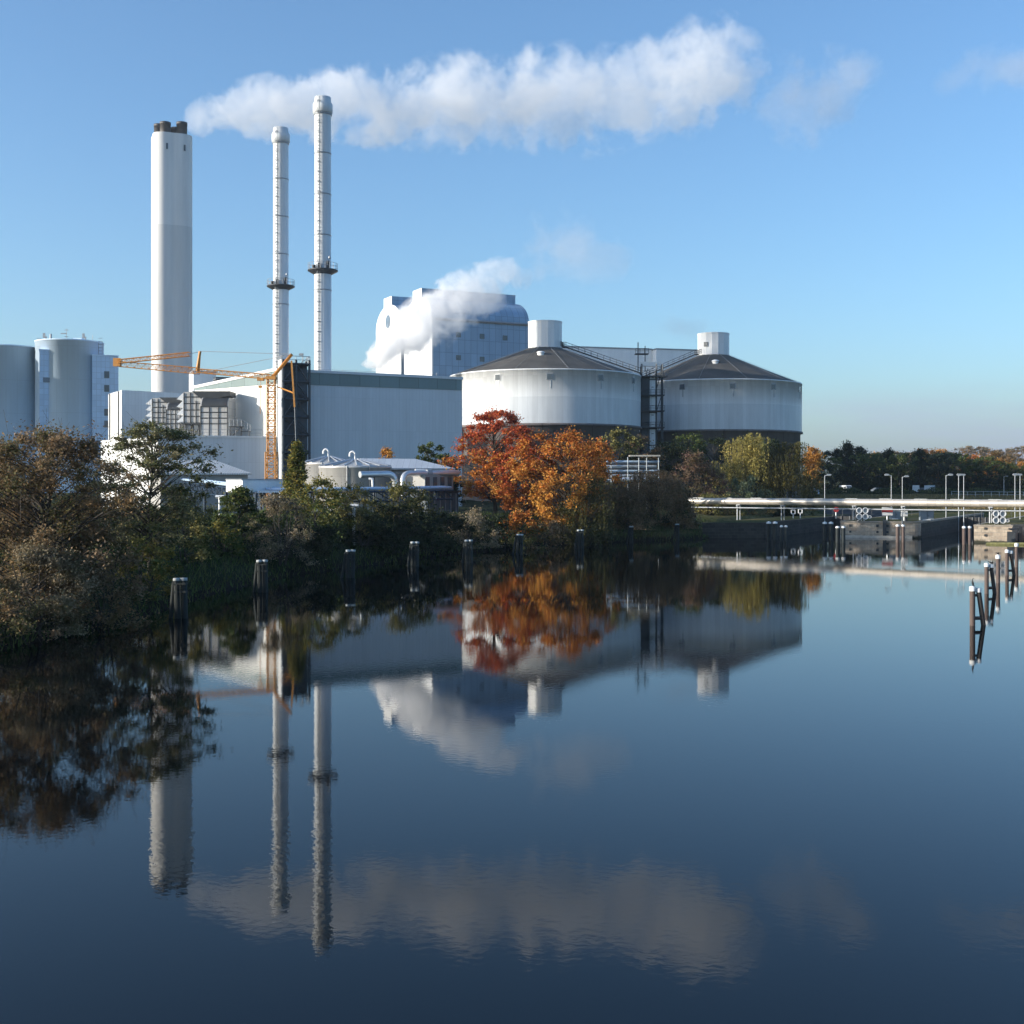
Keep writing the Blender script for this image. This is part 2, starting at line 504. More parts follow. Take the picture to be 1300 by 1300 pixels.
# ------------------------------------------------------------------ vegetation
def leaf_object(name, C, size, tints, rng, parent, mat='leaf', up=0.35, aspect=0.6, dirs=None):
    """C: (n,3) leaf centres, size: (n,), tints: (n,3); one mesh of leaf-sized faces"""
    n = len(C)
    nrm = rng.normal(size=(n, 3)); nrm[:, 2] = np.abs(nrm[:, 2]) + up
    nrm /= np.linalg.norm(nrm, axis=1)[:, None]
    a = dirs if dirs is not None else rng.normal(size=(n, 3))
    a = a - nrm * (a * nrm).sum(1)[:, None]
    a /= np.linalg.norm(a, axis=1)[:, None] + 1e-9
    b = np.cross(nrm, a)
    s = size[:, None]
    co = np.empty((n, 4, 3), np.float32)
    co[:, 0] = C - a * s; co[:, 1] = C - b * s * aspect; co[:, 2] = C + a * s; co[:, 3] = C + b * s * aspect
    me = bpy.data.meshes.new(name)
    me.vertices.add(4 * n); me.vertices.foreach_set('co', co.ravel())
    me.loops.add(4 * n); me.loops.foreach_set('vertex_index', np.arange(4 * n, dtype=np.int32))
    me.polygons.add(n); me.polygons.foreach_set('loop_start', np.arange(0, 4 * n, 4, dtype=np.int32))
    me.update()
    at = me.attributes.new('tint', 'FLOAT_COLOR', 'FACE')
    c4 = np.ones((n, 4), np.float32); c4[:, :3] = np.clip(tints, 0.002, 0.9)
    at.data.foreach_set('color', c4.ravel())
    me.materials.append(M[mat])
    o = bpy.data.objects.new(name, me); col.objects.link(o)
    if parent is not None:
        o.parent = parent; ORG[o] = ORG[parent]
    return o

PAL = {
    'brown': [(.24, .155, .075), (.17, .125, .06), (.30, .205, .11), (.12, .11, .045), (.25, .17, .10)],
    'greybrown': [(.27, .215, .135), (.21, .175, .105), (.33, .265, .175), (.16, .145, .075)],
    'red': [(.40, .075, .035), (.46, .13, .04), (.33, .06, .03), (.44, .10, .04)],
    'redtop': [(.30, .04, .025), (.36, .065, .03), (.24, .03, .02)],
    'orange': [(.50, .19, .035), (.44, .14, .03), (.52, .26, .06), (.40, .12, .03)],
    'gold': [(.54, .25, .05), (.50, .25, .05), (.42, .20, .05)],
    'green': [(.075, .105, .03), (.105, .135, .037), (.056, .08, .025), (.15, .155, .05)],
    'dark': [(.026, .040, .018), (.038, .052, .022), (.020, .031, .015)],
    'darkblue': [(.024, .038, .028), (.032, .047, .034), (.04, .053, .034)],
    'olive': [(.20, .18, .06), (.155, .15, .05), (.26, .22, .075), (.11, .115, .04)],
    'airy': [(.18, .175, .08), (.135, .145, .054), (.25, .22, .12), (.10, .11, .044)],
    'yellowgreen': [(.22, .19, .045), (.15, .15, .04), (.28, .22, .05), (.09, .11, .03)],
    'willow': [(.36, .30, .085), (.30, .26, .075), (.24, .22, .07), (.42, .34, .11)],
    'willowdark': [(.075, .072, .024), (.06, .06, .022), (.1, .09, .03)],
    'palegreen': [(.16, .19, .11), (.12, .15, .08), (.2, .22, .13)],
    'pink': [(.19, .11, .085), (.15, .095, .06), (.13, .11, .05), (.2, .14, .09)],
    'tan': [(.30, .20, .11), (.24, .15, .085), (.2, .13, .07), (.16, .12, .06)],
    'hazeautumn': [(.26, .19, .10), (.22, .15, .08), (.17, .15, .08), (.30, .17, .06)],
}

def make_tree(root, seed, h, w, base=0.25, clumps=40, leaves=9000, leaf=0.16, clump_r=1.0, shape='round', pal='green', pal_top=None,
              depth=None, trunk_r=None, droop=0.0, limbs=True, lean=(0, 0), twigs=0, stems=1, flat=0.75):
    """a trunk with limbs to every leaf clump and a crown of leaf-sized faces; local origin at root"""
    rng = np.random.default_rng(seed)
    depth = depth or w
    tr = trunk_r or 0.018 * h + 0.03
    # clump centres inside an uneven envelope
    cs = []
    ph = rng.uniform(0, 6.28, 6)
    while len(cs) < clumps:
        z = rng.uniform(0, 1)
        th = rng.uniform(0, 2 * PI)
        rr = math.sqrt(rng.uniform(0.12, 1))
        if shape == 'round':
            prof = math.sqrt(max(0, 1 - (2 * z - 1) ** 2)) ** 0.8 if z > 0.35 else 0.55 + 0.45 * z / 0.35
        elif shape == 'cone':
            prof = 1.02 * (1 - z) ** 0.85 + 0.06
        elif shape == 'vase':
            prof = 0.4 + 0.6 * math.sin(min(1, z * 1.25) * PI / 2) if z < 0.8 else math.sqrt(max(0.05, 1 - ((z - 0.8) / 0.22) ** 2))
        elif shape == 'bush':
            prof = math.sqrt(max(0, 1 - (z * 0.97) ** 2.2))
        elif shape == 'layered':
            prof = (0.55 + 0.45 * math.sin(z * 9 + ph[0])) * math.sqrt(max(0.05, 1 - (z - 0.35) ** 2 * 1.8))
        else:
            prof = 1
        wob = 1 + 0.22 * math.sin(2 * th + ph[1] + 3 * z) + 0.15 * math.sin(3 * th + ph[2] - 4 * z)
        x = math.cos(th) * rr * prof * wob * (w / 2 - clump_r * 0.5) + lean[0] * z
        y = math.sin(th) * rr * prof * wob * (depth / 2 - clump_r * 0.5) + lean[1] * z
        cs.append((x, y, h * base + z * (h * (1 - base) - clump_r * 0.6)))
    cs = np.array(cs)
    zb_ = h * base; cs[:, 2] = zb_ + (cs[:, 2] - zb_) * (h - clump_r * .55 * flat - zb_) / (cs[:, 2].max() - zb_ + 1e-6)
    for ax_, W_ in ((0, w), (1, depth)):
        cs[:, ax_] *= (W_ / 2 - clump_r * .4) / (np.percentile(np.abs(cs[:, ax_]), 96) + 1e-6)
    # trunk and limbs
    mb = MB()
    top = h * (0.8 if shape in ('round', 'vase', 'bush') else 0.95)
    for s in range(stems):
        off = Vector((rng.normal() * 0.25, rng.normal() * 0.25, 0)) * (1 if stems > 1 else 0)
        tips = Vector((rng.normal() * w * .16, rng.normal() * depth * .16, 0)) * (1 if stems > 1 else .35)
        pts = []; rad = []
        for i in range(8):
            t = i / 7
            pts.append(off + Vector((lean[0] * t + tips.x * t + math.sin(t * 5 + ph[3]) * .012 * h, lean[1] * t + tips.y * t + math.sin(t * 4 + ph[4]) * .012 * h, -0.4 + (top + .4) * t)))
            rad.append(tr / math.sqrt(stems) * (1.15 - t) ** 0.9 * (1.25 if i == 0 else 1) + 0.01)
        mb.tube(pts, rad, 7)
        if s == 0: axisp = pts
    if limbs:
        for c in cs:
            zt = max(0.12 * h, min(top * .96, c[2] - 0.45 * math.hypot(c[0], c[1]) - rng.uniform(0, .08) * h))
            t = (zt + .4) / (top + .4) * 7
            i = min(6, int(t)); p0 = axisp[i].lerp(axisp[i + 1], t - i)
            p2 = Vector(c)
            mid = p0.lerp(p2, .5) + Vector((rng.normal() * .05, rng.normal() * .05, .09)) * (p2 - p0).length
            q = [p0, p0.lerp(mid, .55).lerp(mid, .2), mid, mid.lerp(p2, .55) + Vector((0, 0, .02 * h)), p2]
            r0 = min(tr * .4, .009 * (p2 - p0).length + .012 * h / 10)
            mb.tube(q, [r0, r0 * .8, r0 * .6, r0 * .42, r0 * .2], 5, False)
            for k in range(twigs):
                d = Vector(rng.normal(size=3)) * clump_r * .8
                mb.tube([mid.lerp(p2, rng.uniform(.3, 1)), p2 + d], [r0 * .3, r0 * .08 + .004], 3, False)
    V0 = ORG[root]
    for k in range(len(mb.V)): mb.V[k] = mb.V[k] + V0
    mb.build('trunk', 'bark', root)
    # leaves
    wts = rng.uniform(.5, 1.5, clumps); wts /= wts.sum()
    idx = rng.choice(clumps, leaves, p=wts)
    cr = clump_r * rng.uniform(.65, 1.25, clumps)
    g = rng.normal(size=(leaves, 3))
    g *= (np.minimum(1.5, np.abs(rng.normal(size=leaves)) * .62) / np.linalg.norm(g, axis=1))[:, None]
    g[:, 2] *= flat
    C = cs[idx] + g * cr[idx][:, None]
    dirs = None
    if droop:
        strand = rng.integers(0, 14, leaves)
        hsh = np.sin(idx * 12.9 + strand * 78.2) * 43758.5
        hx = (hsh - np.floor(hsh) - .5) * 2; hs2 = np.sin(idx * 3.7 + strand * 41.3) * 2375.1; hy = (hs2 - np.floor(hs2) - .5) * 2
        fall = rng.uniform(0, 1, leaves) ** 1.2
        C[:, 0] = cs[idx, 0] + hx * cr[idx] + rng.normal(size=leaves) * .07
        C[:, 1] = cs[idx, 1] + hy * cr[idx] + rng.normal(size=leaves) * .07
        C[:, 2] = cs[idx, 2] - fall * droop * (0.6 + .4 * np.abs(hx)) + cr[idx] * .3 * (1 - hx ** 2)
        C[:, 2] = np.maximum(C[:, 2], 0.15)
        dirs = rng.normal(size=(leaves, 3)) * .25; dirs[:, 2] -= 1
    C[:, 2] = np.maximum(C[:, 2], 0.05)
    P1 = np.array(PAL[pal]); pk = rng.integers(0, len(P1), clumps)
    T = P1[pk[idx]]
    mixk = rng.uniform(0, 1, leaves) < .25
    T = np.where(mixk[:, None], P1[rng.integers(0, len(P1), leaves)], T)
    if pal_top:
        P2 = np.array(PAL[pal_top])
        pr = ss(.35, .8, (C[:, 2] / h) + rng.normal(size=leaves) * .1)
        T = np.where((rng.uniform(0, 1, leaves) < pr)[:, None], P2[rng.integers(0, len(P2), leaves)], T)
    T = T * rng.uniform(.85, 1.15, leaves)[:, None] * rng.uniform(.78, 1.22, clumps)[idx][:, None]
    leaf_object('crown', C, leaf * rng.uniform(.6, 1.3, leaves), T, rng, root, dirs=dirs, aspect=.6 if not droop else .35)
    return root

def plant(name, label, cat, px, Y, group=None, dz=0.0, **kw):
    x = (px - 650) / F * Y
    r = thing(name, label, cat, (x, Y, H(x, Y) - 0.05 + dz), group)
    make_tree(r, **kw)
    return r

def hgt(py, px, Y):
    """height of a plant whose top reaches photo row py"""
    x = (px - 650) / F * Y
    return CAM_H + (608 - py) / F * Y - H(x, Y)

BANK = 'trees and shrubs on the left bank'
# --- near left mass
plant('brown_tree', 'big bare-branched brown tree filling the left edge, forked trunk showing', 'tree', 52, 66, BANK, seed=3, h=hgt(541, 52, 66), w=11.0, base=.12,
      clumps=170, leaves=56000, leaf=.085, clump_r=1.0, shape='round', pal='brown', twigs=5, trunk_r=.26, flat=.8, depth=8)
plant('brown_tree', 'brown leafy tree cut by the left edge of the photo', 'tree', -34, 75, BANK, seed=14, h=hgt(556, -34, 75), w=8.5, base=.1,
      clumps=90, leaves=26000, leaf=.085, clump_r=1.0, shape='round', pal='brown', twigs=4, trunk_r=.2)
plant('brown_shrub', 'brown shrub with sunlit pale leaves under the big bare-branched tree', 'shrub', 48, 62.5, BANK, seed=21, h=4.8, w=5.0, base=.02,
      clumps=60, leaves=24000, leaf=.068, clump_r=.75, shape='bush', pal='greybrown', stems=4, twigs=3, trunk_r=.1)
plant('brown_shrub', 'low dark shrub hanging over the water at the left edge', 'shrub', -12, 58, BANK, seed=22, h=4.0, w=5.6, base=.0,
      clumps=36, leaves=11000, leaf=.08, clump_r=.8, shape='bush', pal='brown', stems=4, twigs=3, trunk_r=.1)
plant('brown_shrub', 'dark brown shrub between the big brown tree and the airy green tree', 'shrub', 128, 67, BANK, seed=23, h=5.6, w=5.0, base=.0,
      clumps=44, leaves=12000, leaf=.085, clump_r=.85, shape='bush', pal='brown', stems=4, twigs=3, trunk_r=.1)
plant('brown_shrub', 'drooping brown bush at the waterline below the big brown tree', 'shrub', 92, 65.5, BANK, seed=24, h=3.4, w=3.4, base=.0,
      clumps=26, leaves=7000, leaf=.08, clump_r=.7, shape='bush', pal='brown', stems=3, twigs=3, trunk_r=.08)
plant('airy_tree', 'tall airy green tree with flat tiers of leaves before the white hall', 'tree', 186, 82, BANK, seed=5, h=hgt(536, 186, 82), w=8.2, base=.22,
      clumps=150, leaves=30000, leaf=.1, clump_r=.85, shape='round', pal='airy', twigs=3, trunk_r=.11, flat=.5)
plant('yellow_green_shrub', 'yellow green shrub at the foot of the airy tall tree', 'shrub', 188, 78, BANK, seed=31, h=4.1, w=4.0, base=.05,
      clumps=30, leaves=7500, leaf=.1, clump_r=.65, shape='bush', pal='yellowgreen', stems=3, twigs=2, trunk_r=.08)
plant('dark_shrub', 'dark leafy shrub right of the airy tree above the grass slope', 'shrub', 236, 94, BANK, seed=32, h=5.0, w=4.4, base=.05,
      clumps=30, leaves=7500, leaf=.1, clump_r=.75, shape='bush', pal='olive', stems=3, twigs=2, trunk_r=.08)
plant('green_bush', 'bright green bush with yellow tips on top of the grass slope', 'shrub', 282, 102, BANK, seed=33, h=3.0, w=4.6, base=.0,
      clumps=30, leaves=6500, leaf=.12, clump_r=.7, shape='bush', pal='green', pal_top='yellowgreen', stems=3, trunk_r=.08)
plant('dark_conifer', 'dark drooping conifer behind the bright green bush', 'tree', 304, 108, BANK, seed=34, h=hgt(617, 304, 108), w=4.6, base=.1,
      clumps=110, leaves=12000, leaf=.13, clump_r=.6, shape='cone', pal='green', flat=.45)
plant('bare_shrub', 'grey brown half bare shrub standing at the water left of the conical tree', 'shrub', 356, 106, BANK, seed=35, h=hgt(626, 356, 106), w=6.0, base=.0,
      clumps=60, leaves=12500, leaf=.075, clump_r=.8, shape='bush', pal='greybrown', stems=6, twigs=8, trunk_r=.12)
plant('conical_tree', 'slim pointed yellow green tree before the dark stair tower', 'tree', 377, 122, BANK, seed=36, h=hgt(560, 377, 122), w=3.4, base=.1,
      clumps=150, leaves=13000, leaf=.13, clump_r=.5, shape='cone', pal='yellowgreen', flat=.8)
plant('green_tree', 'broad mid green tree at the foot of the slim pointed tree', 'tree', 403, 118, BANK, seed=37, h=hgt(607, 403, 118), w=6.2, base=.05,
      clumps=46, leaves=11000, leaf=.13, clump_r=.9, shape='bush', pal='green', pal_top='yellowgreen')
plant('grey_green_shrub', 'thin grey green willow shrub before the stainless tanks', 'shrub', 449, 124, BANK, seed=38, h=hgt(613, 449, 124), w=6.4, base=.05,
      clumps=50, leaves=9500, leaf=.1, clump_r=.9, shape='bush', pal='olive', stems=4, twigs=4, trunk_r=.1)
plant('green_tree', 'bushy dark green tree with yellowing top before the silver pipes', 'tree', 513, 128, BANK, seed=39, h=hgt(614, 513, 128), w=7.8, base=.04,
      clumps=60, leaves=14000, leaf=.14, clump_r=1.0, shape='bush', pal='dark', pal_top='olive')
plant('dark_bush', 'low dark bush at the waterline under the yellowing bushy tree', 'shrub', 462, 121, BANK, seed=40, h=3.8, w=6.0, base=.0,
      clumps=30, leaves=6500, leaf=.13, clump_r=.9, shape='bush', pal='dark', stems=3, trunk_r=.08)
plant('dark_bush', 'low dark bush between the yellowing bushy tree and the red maple', 'shrub', 556, 133, BANK, seed=41, h=4.2, w=6.4, base=.0,
      clumps=34, leaves=7000, leaf=.13, clump_r=.9, shape='bush', pal='dark', stems=3, trunk_r=.08)
plant('brown_shrub', 'spreading brown shrub over the water left of the red maple', 'shrub', 596, 139, BANK, seed=42, h=4.6, w=6.6, base=.0,
      clumps=36, leaves=7500, leaf=.12, clump_r=.9, shape='bush', pal='greybrown', stems=4, twigs=2, trunk_r=.1)
for k, (px, Y, top, w, pal, lab) in enumerate(((22, 92, 622, 7.5, 'brown', 'brown bush deep behind the big bare-branched tree at the left edge'), (92, 92, 632, 6.5, 'olive', 'olive bush behind the big brown tree, left of the airy tree'),
        (140, 96, 640, 6.0, 'green', 'green bush just behind and left of the airy tree trunk'), (206, 104, 645, 6.5, 'olive', 'olive bush behind the airy tree, right of its trunk'), (250, 112, 655, 5.0, 'dark', 'dark bush under the blue gantry post'),
        (330, 116, 648, 6.0, 'green', 'green bush behind the half bare grey brown shrub'), (420, 128, 646, 6.0, 'dark', 'dark bush between the broad green tree and the grey green shrub'), (482, 134, 650, 6.5, 'dark', 'dark bush under the pale pipes of the gantry'))):
    plant('bank_bush', lab, 'shrub', px, Y, BANK, seed=300 + k, h=hgt(top, px, Y), w=w, base=0, clumps=44, leaves=9000, leaf=.12, clump_r=.9, shape='bush', pal=pal, stems=3, twigs=2, trunk_r=.1)
for k, (px, Y, h_, w, pal, lab) in enumerate(((395, 111, 3.2, 5.5, 'dark', 'dark overhanging bush at the waterline below the broad green tree'), (500, 124.5, 3.4, 6, 'dark', 'dark overhanging bush at the waterline before the yellowing bushy tree'),
        (630, 144.5, 3.2, 6.5, 'dark', 'dark overhanging bush at the waterline under the red maple'), (800, 165, 3.0, 7.0, 'brown', 'brown overhanging bush at the waterline below the tan drooping bush'),
        (845, 171.5, 3.2, 7, 'dark', 'dark overhanging bush at the waterline near the pipe bridge end'))):
    plant('waterside_bush', lab, 'shrub', px, Y, BANK, seed=330 + k, h=h_, w=w, base=0, clumps=36, leaves=8000, leaf=.11, clump_r=.85, shape='bush', pal=pal, stems=3, twigs=2, trunk_r=.08)
# --- red and orange group
plant('red_maple', 'tall red and orange maple, the reddest tree on the bank', 'tree', 627, 164, BANK, seed=51, h=hgt(520, 627, 164), w=12.0, base=.16,
      clumps=170, leaves=34000, leaf=.17, clump_r=1.0, shape='round', pal='orange', pal_top='red', trunk_r=.28, flat=.6, lean=(.3, 0))
plant('orange_maple', 'bright orange maple leaning out below the red maple', 'tree', 668, 160, BANK, seed=52, h=hgt(565, 668, 160), w=9.0, base=.12,
      clumps=110, leaves=21000, leaf=.16, clump_r=.9, shape='round', pal='orange', pal_top='red', trunk_r=.2, flat=.6)
plant('gold_tree', 'golden orange domed tree right of the red maple', 'tree', 718, 155.5, BANK, seed=53, h=hgt(548, 718, 155), w=12.4, base=.1,
      clumps=150, leaves=31000, leaf=.17, clump_r=1.1, shape='round', pal='gold', pal_top='orange', trunk_r=.24)
plant('dark_willow', 'dark drooping willow standing before the golden domed tree', 'tree', 744, 152.5, BANK, seed=54, h=hgt(600, 730, 150), w=6.6, base=.35,
      clumps=40, leaves=15000, leaf=.15, clump_r=1.2, shape='round', pal='willowdark', droop=6.0, trunk_r=.2)
plant('orange_bush', 'low orange and yellow bush at the foot of the maples', 'shrub', 664, 143.5, BANK, seed=55, h=5.2, w=5.6, base=.08,
      clumps=30, leaves=6000, leaf=.15, clump_r=.8, shape='bush', pal='olive', pal_top='orange', stems=3, trunk_r=.1)
plant('dark_bush', 'dark overhanging bush in the shade under the drooping dark willow', 'shrub', 742, 153, BANK, seed=56, h=4.4, w=7.0, base=0,
      clumps=30, leaves=6500, leaf=.13, clump_r=1.0, shape='bush', pal='dark', stems=3, trunk_r=.1)
plant('dark_bush', 'dark bush with bare stems between the maples and the water', 'shrub', 690, 147, BANK, seed=57, h=4.0, w=6.0, base=0,
      clumps=28, leaves=5000, leaf=.12, clump_r=.9, shape='bush', pal='brown', stems=4, twigs=3, trunk_r=.1)
plant('tan_willow', 'tan drooping bush with sunlit rounded top before the pipe rack', 'shrub', 826, 170, BANK, seed=58, h=hgt(594, 826, 170), w=10.5, base=.45,
      clumps=90, leaves=24000, leaf=.14, clump_r=1.1, shape='bush', pal='brown', pal_top='tan', droop=4.6, trunk_r=.15)
plant('tan_willow', 'low brown drooping bush left of the sunlit tan one', 'shrub', 783, 166, BANK, seed=59, h=hgt(610, 783, 166), w=8.0, base=.4,
      clumps=60, leaves=15000, leaf=.14, clump_r=1.0, shape='bush', pal='brown', pal_top='tan', droop=3.2, trunk_r=.12)
plant('dark_bush', 'dark brown bush ending the bank left of the pipe bridge', 'shrub', 866, 169, BANK, seed=60, h=4.2, w=5.4, base=0,
      clumps=34, leaves=7500, leaf=.14, clump_r=1.0, shape='bush', pal='brown', stems=3, trunk_r=.1)
plant('pink_shrub', 'rounded pinkish brown shrub in front of the dark trees by the silos', 'shrub', 880, 199, BANK, seed=61, h=hgt(574, 880, 199), w=7.4, base=.03,
      clumps=80, leaves=13000, leaf=.14, clump_r=1.0, shape='bush', pal='pink', stems=3, twigs=2, trunk_r=.12)
plant('pink_shrub', 'smaller reddish shrub between the pinkish shrub and the yellow willow', 'shrub', 913, 201, BANK, seed=62, h=hgt(595, 913, 201), w=5.0, base=.03,
      clumps=28, leaves=6000, leaf=.15, clump_r=.9, shape='bush', pal='pink', stems=3, trunk_r=.1)
# --- dark trees at the foot of the silos
SILOROW = 'dark trees at the foot of the round silos'
row = [(786, 206, 545, 7.5, 'dark', 'olive', 'round', 'dark green tree with pale sunlit tip left of the conveyor tower'),  # lit tips in this row are put into the top leaf colours
       (815, 208, 552, 6.5, 'dark', 'tan', 'round', 'dark tree with tan sunlit top at the foot of the conveyor tower'),
       (846, 222, 560, 8.0, 'dark', 'dark', 'round', 'low dark tree just right of the conveyor tower'),
       (872, 226, 551, 8.0, 'dark', 'green', 'round', 'dark tree with sunlit bright green top before the right silo'),
       (905, 233, 556, 9.0, 'dark', 'dark', 'round', 'plain dark green tree between the bright topped tree and the yellow willow'),
       (757, 200, 560, 7.5, 'brown', 'orange', 'round', 'brown and orange tree behind the golden domed tree'),
       (978, 238, 558, 8.0, 'dark', 'dark', 'round', 'dark tree peeping over the yellow weeping willow'),
       (1031, 246, 567, 3.8, 'olive', 'gold', 'round', 'small golden tree at the right foot of the right silo')]
for k, (px, Y, top, w, p1, p2, sh, lab) in enumerate(row):
    plant('dark_tree' if p1 == 'dark' else 'autumn_tree', lab, 'tree', px, Y, SILOROW, seed=70 + k, h=hgt(top, px, Y), w=w, base=.05, clumps=80,
          leaves=12000, leaf=.2, clump_r=1.15, shape=sh, pal=p1, pal_top=p2)
plant('weeping_willow', 'yellow green weeping willow, the brightest tree before the right silo', 'tree', 951, 214, None, seed=81, h=hgt(547, 951, 214), w=11.8, base=.4,
      clumps=70, leaves=24000, leaf=.2, clump_r=1.4, shape='bush', pal='willow', droop=6.5, trunk_r=.3)
plant('weeping_willow', 'dark green weeping willow right of the bright yellow green one', 'tree', 1002, 212, None, seed=82, h=hgt(559, 1002, 212), w=10.0, base=.4,
      clumps=56, leaves=19000, leaf=.2, clump_r=1.4, shape='bush', pal='willowdark', droop=7.0, trunk_r=.26)
plant('pale_shrub', 'pale grey green willow shrub below the yellow weeping willow', 'shrub', 947, 201, None, seed=83, h=hgt(604, 947, 201), w=8.0, base=0,
      clumps=40, leaves=8500, leaf=.17, clump_r=.9, shape='bush', pal='palegreen', stems=5, twigs=3, trunk_r=.1, flat=1.2)
plant('dark_bush', 'low dark bush beneath the dark weeping willow behind the pipe', 'shrub', 1000, 203, None, seed=84, h=4.0, w=9, base=0,
      clumps=34, leaves=6500, leaf=.18, clump_r=1.0, shape='bush', pal='dark', stems=3, trunk_r=.1)
plant('dark_bush', 'dark shrubbery clump behind the left end of the pipe bridge', 'shrub', 903, 196, None, seed=85, h=3.8, w=8, base=0,
      clumps=34, leaves=6500, leaf=.17, clump_r=1.0, shape='bush', pal='olive', stems=3, trunk_r=.1)
# --- small trees before the long hall wall
plant('dark_pine', 'small dark pine before the long grey hall wall', 'tree', 546, 186, None, seed=91, h=hgt(562, 546, 186), w=5.4, base=.15, clumps=60, leaves=8500, leaf=.2, clump_r=.8, shape='round', pal='dark', pal_top='green')
plant('yellow_tree', 'small yellowing tree peeping over the white flat roof', 'tree', 490, 184, None, seed=92, h=hgt(569, 490, 184), w=3.6, base=.15, clumps=44, leaves=4000, leaf=.18, clump_r=.7, shape='round', pal='olive', pal_top='gold')
plant('dark_pine', 'low dark pine half hidden behind the red maple edge', 'tree', 572, 186, None, seed=93, h=hgt(580, 572, 186), w=4.2, base=.15, clumps=44, leaves=5000, leaf=.2, clump_r=.8, shape='round', pal='dark')

# --- the wood behind the meadow: every tree its own, crowns from eight shared meshes
PROT = []
specs = [('dark', 'green', 'round', 12.5, 10.5), ('darkblue', 'dark', 'cone', 14.5, 7.0), ('dark', 'green', 'round', 11.5, 11.5), ('darkblue', 'olive', 'round', 13, 9.5),
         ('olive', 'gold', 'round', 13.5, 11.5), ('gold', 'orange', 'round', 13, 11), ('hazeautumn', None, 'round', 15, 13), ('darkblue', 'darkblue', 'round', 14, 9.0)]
used = [False] * len(specs)
def proto(k):
    p1, p2, sh, h, w = specs[k]
    r = thing('wood_tree', 'x', 'tree', (0, 0, 0))
    make_tree(r, seed=120 + k, h=h, w=w, base=.05, clumps=90, leaves=10000, leaf=.27, clump_r=1.3, shape=sh, pal=p1, pal_top=p2, limbs=False, trunk_r=.22)
    return r
def wood_tree(k, px, Y, top, label, name, group, rz, wide=1.0):
    if not used[k]:
        PROT.append((k, proto(k))); used[k] = True; o = PROT[-1][1]
    else:
        o = copy_tree([p for q, p in PROT if q == k][0])
    x = (px - 650) / F * Y; z = H(x, Y) - .1
    s = (CAM_H + (608 - top) / F * Y - z) / specs[k][3]
    o.location = (x, Y, z); o.scale = (s * wide, s * wide, s); o.rotation_euler = (0, 0, rz)
    o.name = name; tag(o, label, 'tree', group)
    return o
rw = random.Random(8)
ORD = ['first', 'second', 'third', 'fourth', 'fifth', 'sixth', 'seventh', 'eighth', 'ninth', 'tenth', 'eleventh', 'twelfth', 'thirteenth', 'fourteenth', 'fifteenth', 'sixteenth',
       'seventeenth', 'eighteenth', 'nineteenth', 'twentieth', 'twenty-first', 'twenty-second', 'twenty-third', 'twenty-fourth']
front = [(1046, 338, 577, 0), (1060, 350, 570, 7), (1076, 344, 562, 1), (1090, 352, 567, 7), (1103, 340, 576, 2), (1118, 350, 574, 3), (1129, 344, 571, 1), (1143, 336, 577, 0), (1153, 350, 575, 2),
         (1167, 342, 571, 1), (1182, 350, 576, 3), (1192, 340, 574, 7), (1207, 348, 575, 2), (1222, 341, 580, 0), (1238, 350, 582, 3), (1252, 343, 580, 2), (1268, 348, 583, 4), (1284, 340, 588, 0), (1302, 350, 592, 2), (1324, 344, 585, 3)]
nm = {0: 'round dark green', 1: 'dark pointed', 2: 'mid green domed', 3: 'dark olive topped', 4: 'olive and gold', 5: 'golden orange', 6: 'pale autumn', 7: 'slim blackish green'}
for k, (px, Y, top, s) in enumerate(front):
    wood_tree(s, px, Y, top, '%s tree, %s from the left in the dark wood behind the meadow' % (nm[s], ORD[k]), 'wood_tree', 'trees of the dark wood behind the meadow', rw.uniform(0, 6.28), rw.uniform(.9, 1.15))
behind = [(1094, 430, 573, 6), (1112, 450, 575, 4), (1136, 440, 573, 6), (1156, 455, 574, 6), (1178, 440, 570, 5), (1192, 450, 571, 4), (1208, 445, 574, 6), (1240, 430, 577, 5), (1262, 450, 575, 4), (1276, 440, 576, 6), (1296, 430, 587, 4)]
for k, (px, Y, top, s) in enumerate(behind):
    wood_tree(s, px, Y, top, '%s tree, %s from the left in the autumn row behind the dark wood' % (nm[s], ORD[k]), 'autumn_tree', 'autumn trees behind the dark wood', rw.uniform(0, 6.28), rw.uniform(1.0, 1.25))
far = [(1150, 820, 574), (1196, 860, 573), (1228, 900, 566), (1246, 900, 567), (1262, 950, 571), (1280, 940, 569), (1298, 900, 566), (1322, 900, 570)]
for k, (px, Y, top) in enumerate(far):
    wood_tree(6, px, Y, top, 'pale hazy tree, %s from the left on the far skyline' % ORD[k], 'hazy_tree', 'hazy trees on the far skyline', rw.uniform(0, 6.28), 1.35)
# low hedge along the car park at the foot of the wood
def hedge():
    rng = np.random.default_rng(5)
    n = 14000
    px = rng.uniform(1015, 1330, n); Y = rng.uniform(318, 326, n)
    x = (px - 650) / F * Y
    keep = (np.sin(x * .9) + np.sin(x * .37 + 1)) > -.9
    x = x[keep]; Y = Y[keep]; n = len(x)
    top = 1.1 + .5 * np.sin(x * .5) + .3 * np.sin(x * 1.7)
    C = np.stack([x, Y, HH(x, Y) + rng.uniform(0, 1, n) ** .7 * top], 1)
    P = np.array(PAL['dark'] + PAL['green'])
    r = thing('hedge', 'low dark hedge along the meadow before the parked vans', 'hedge', (0, 0, 0))
    leaf_object('foliage', C, rng.uniform(.15, .3, n), P[rng.integers(0, len(P), n)], rng, r)
hedge()

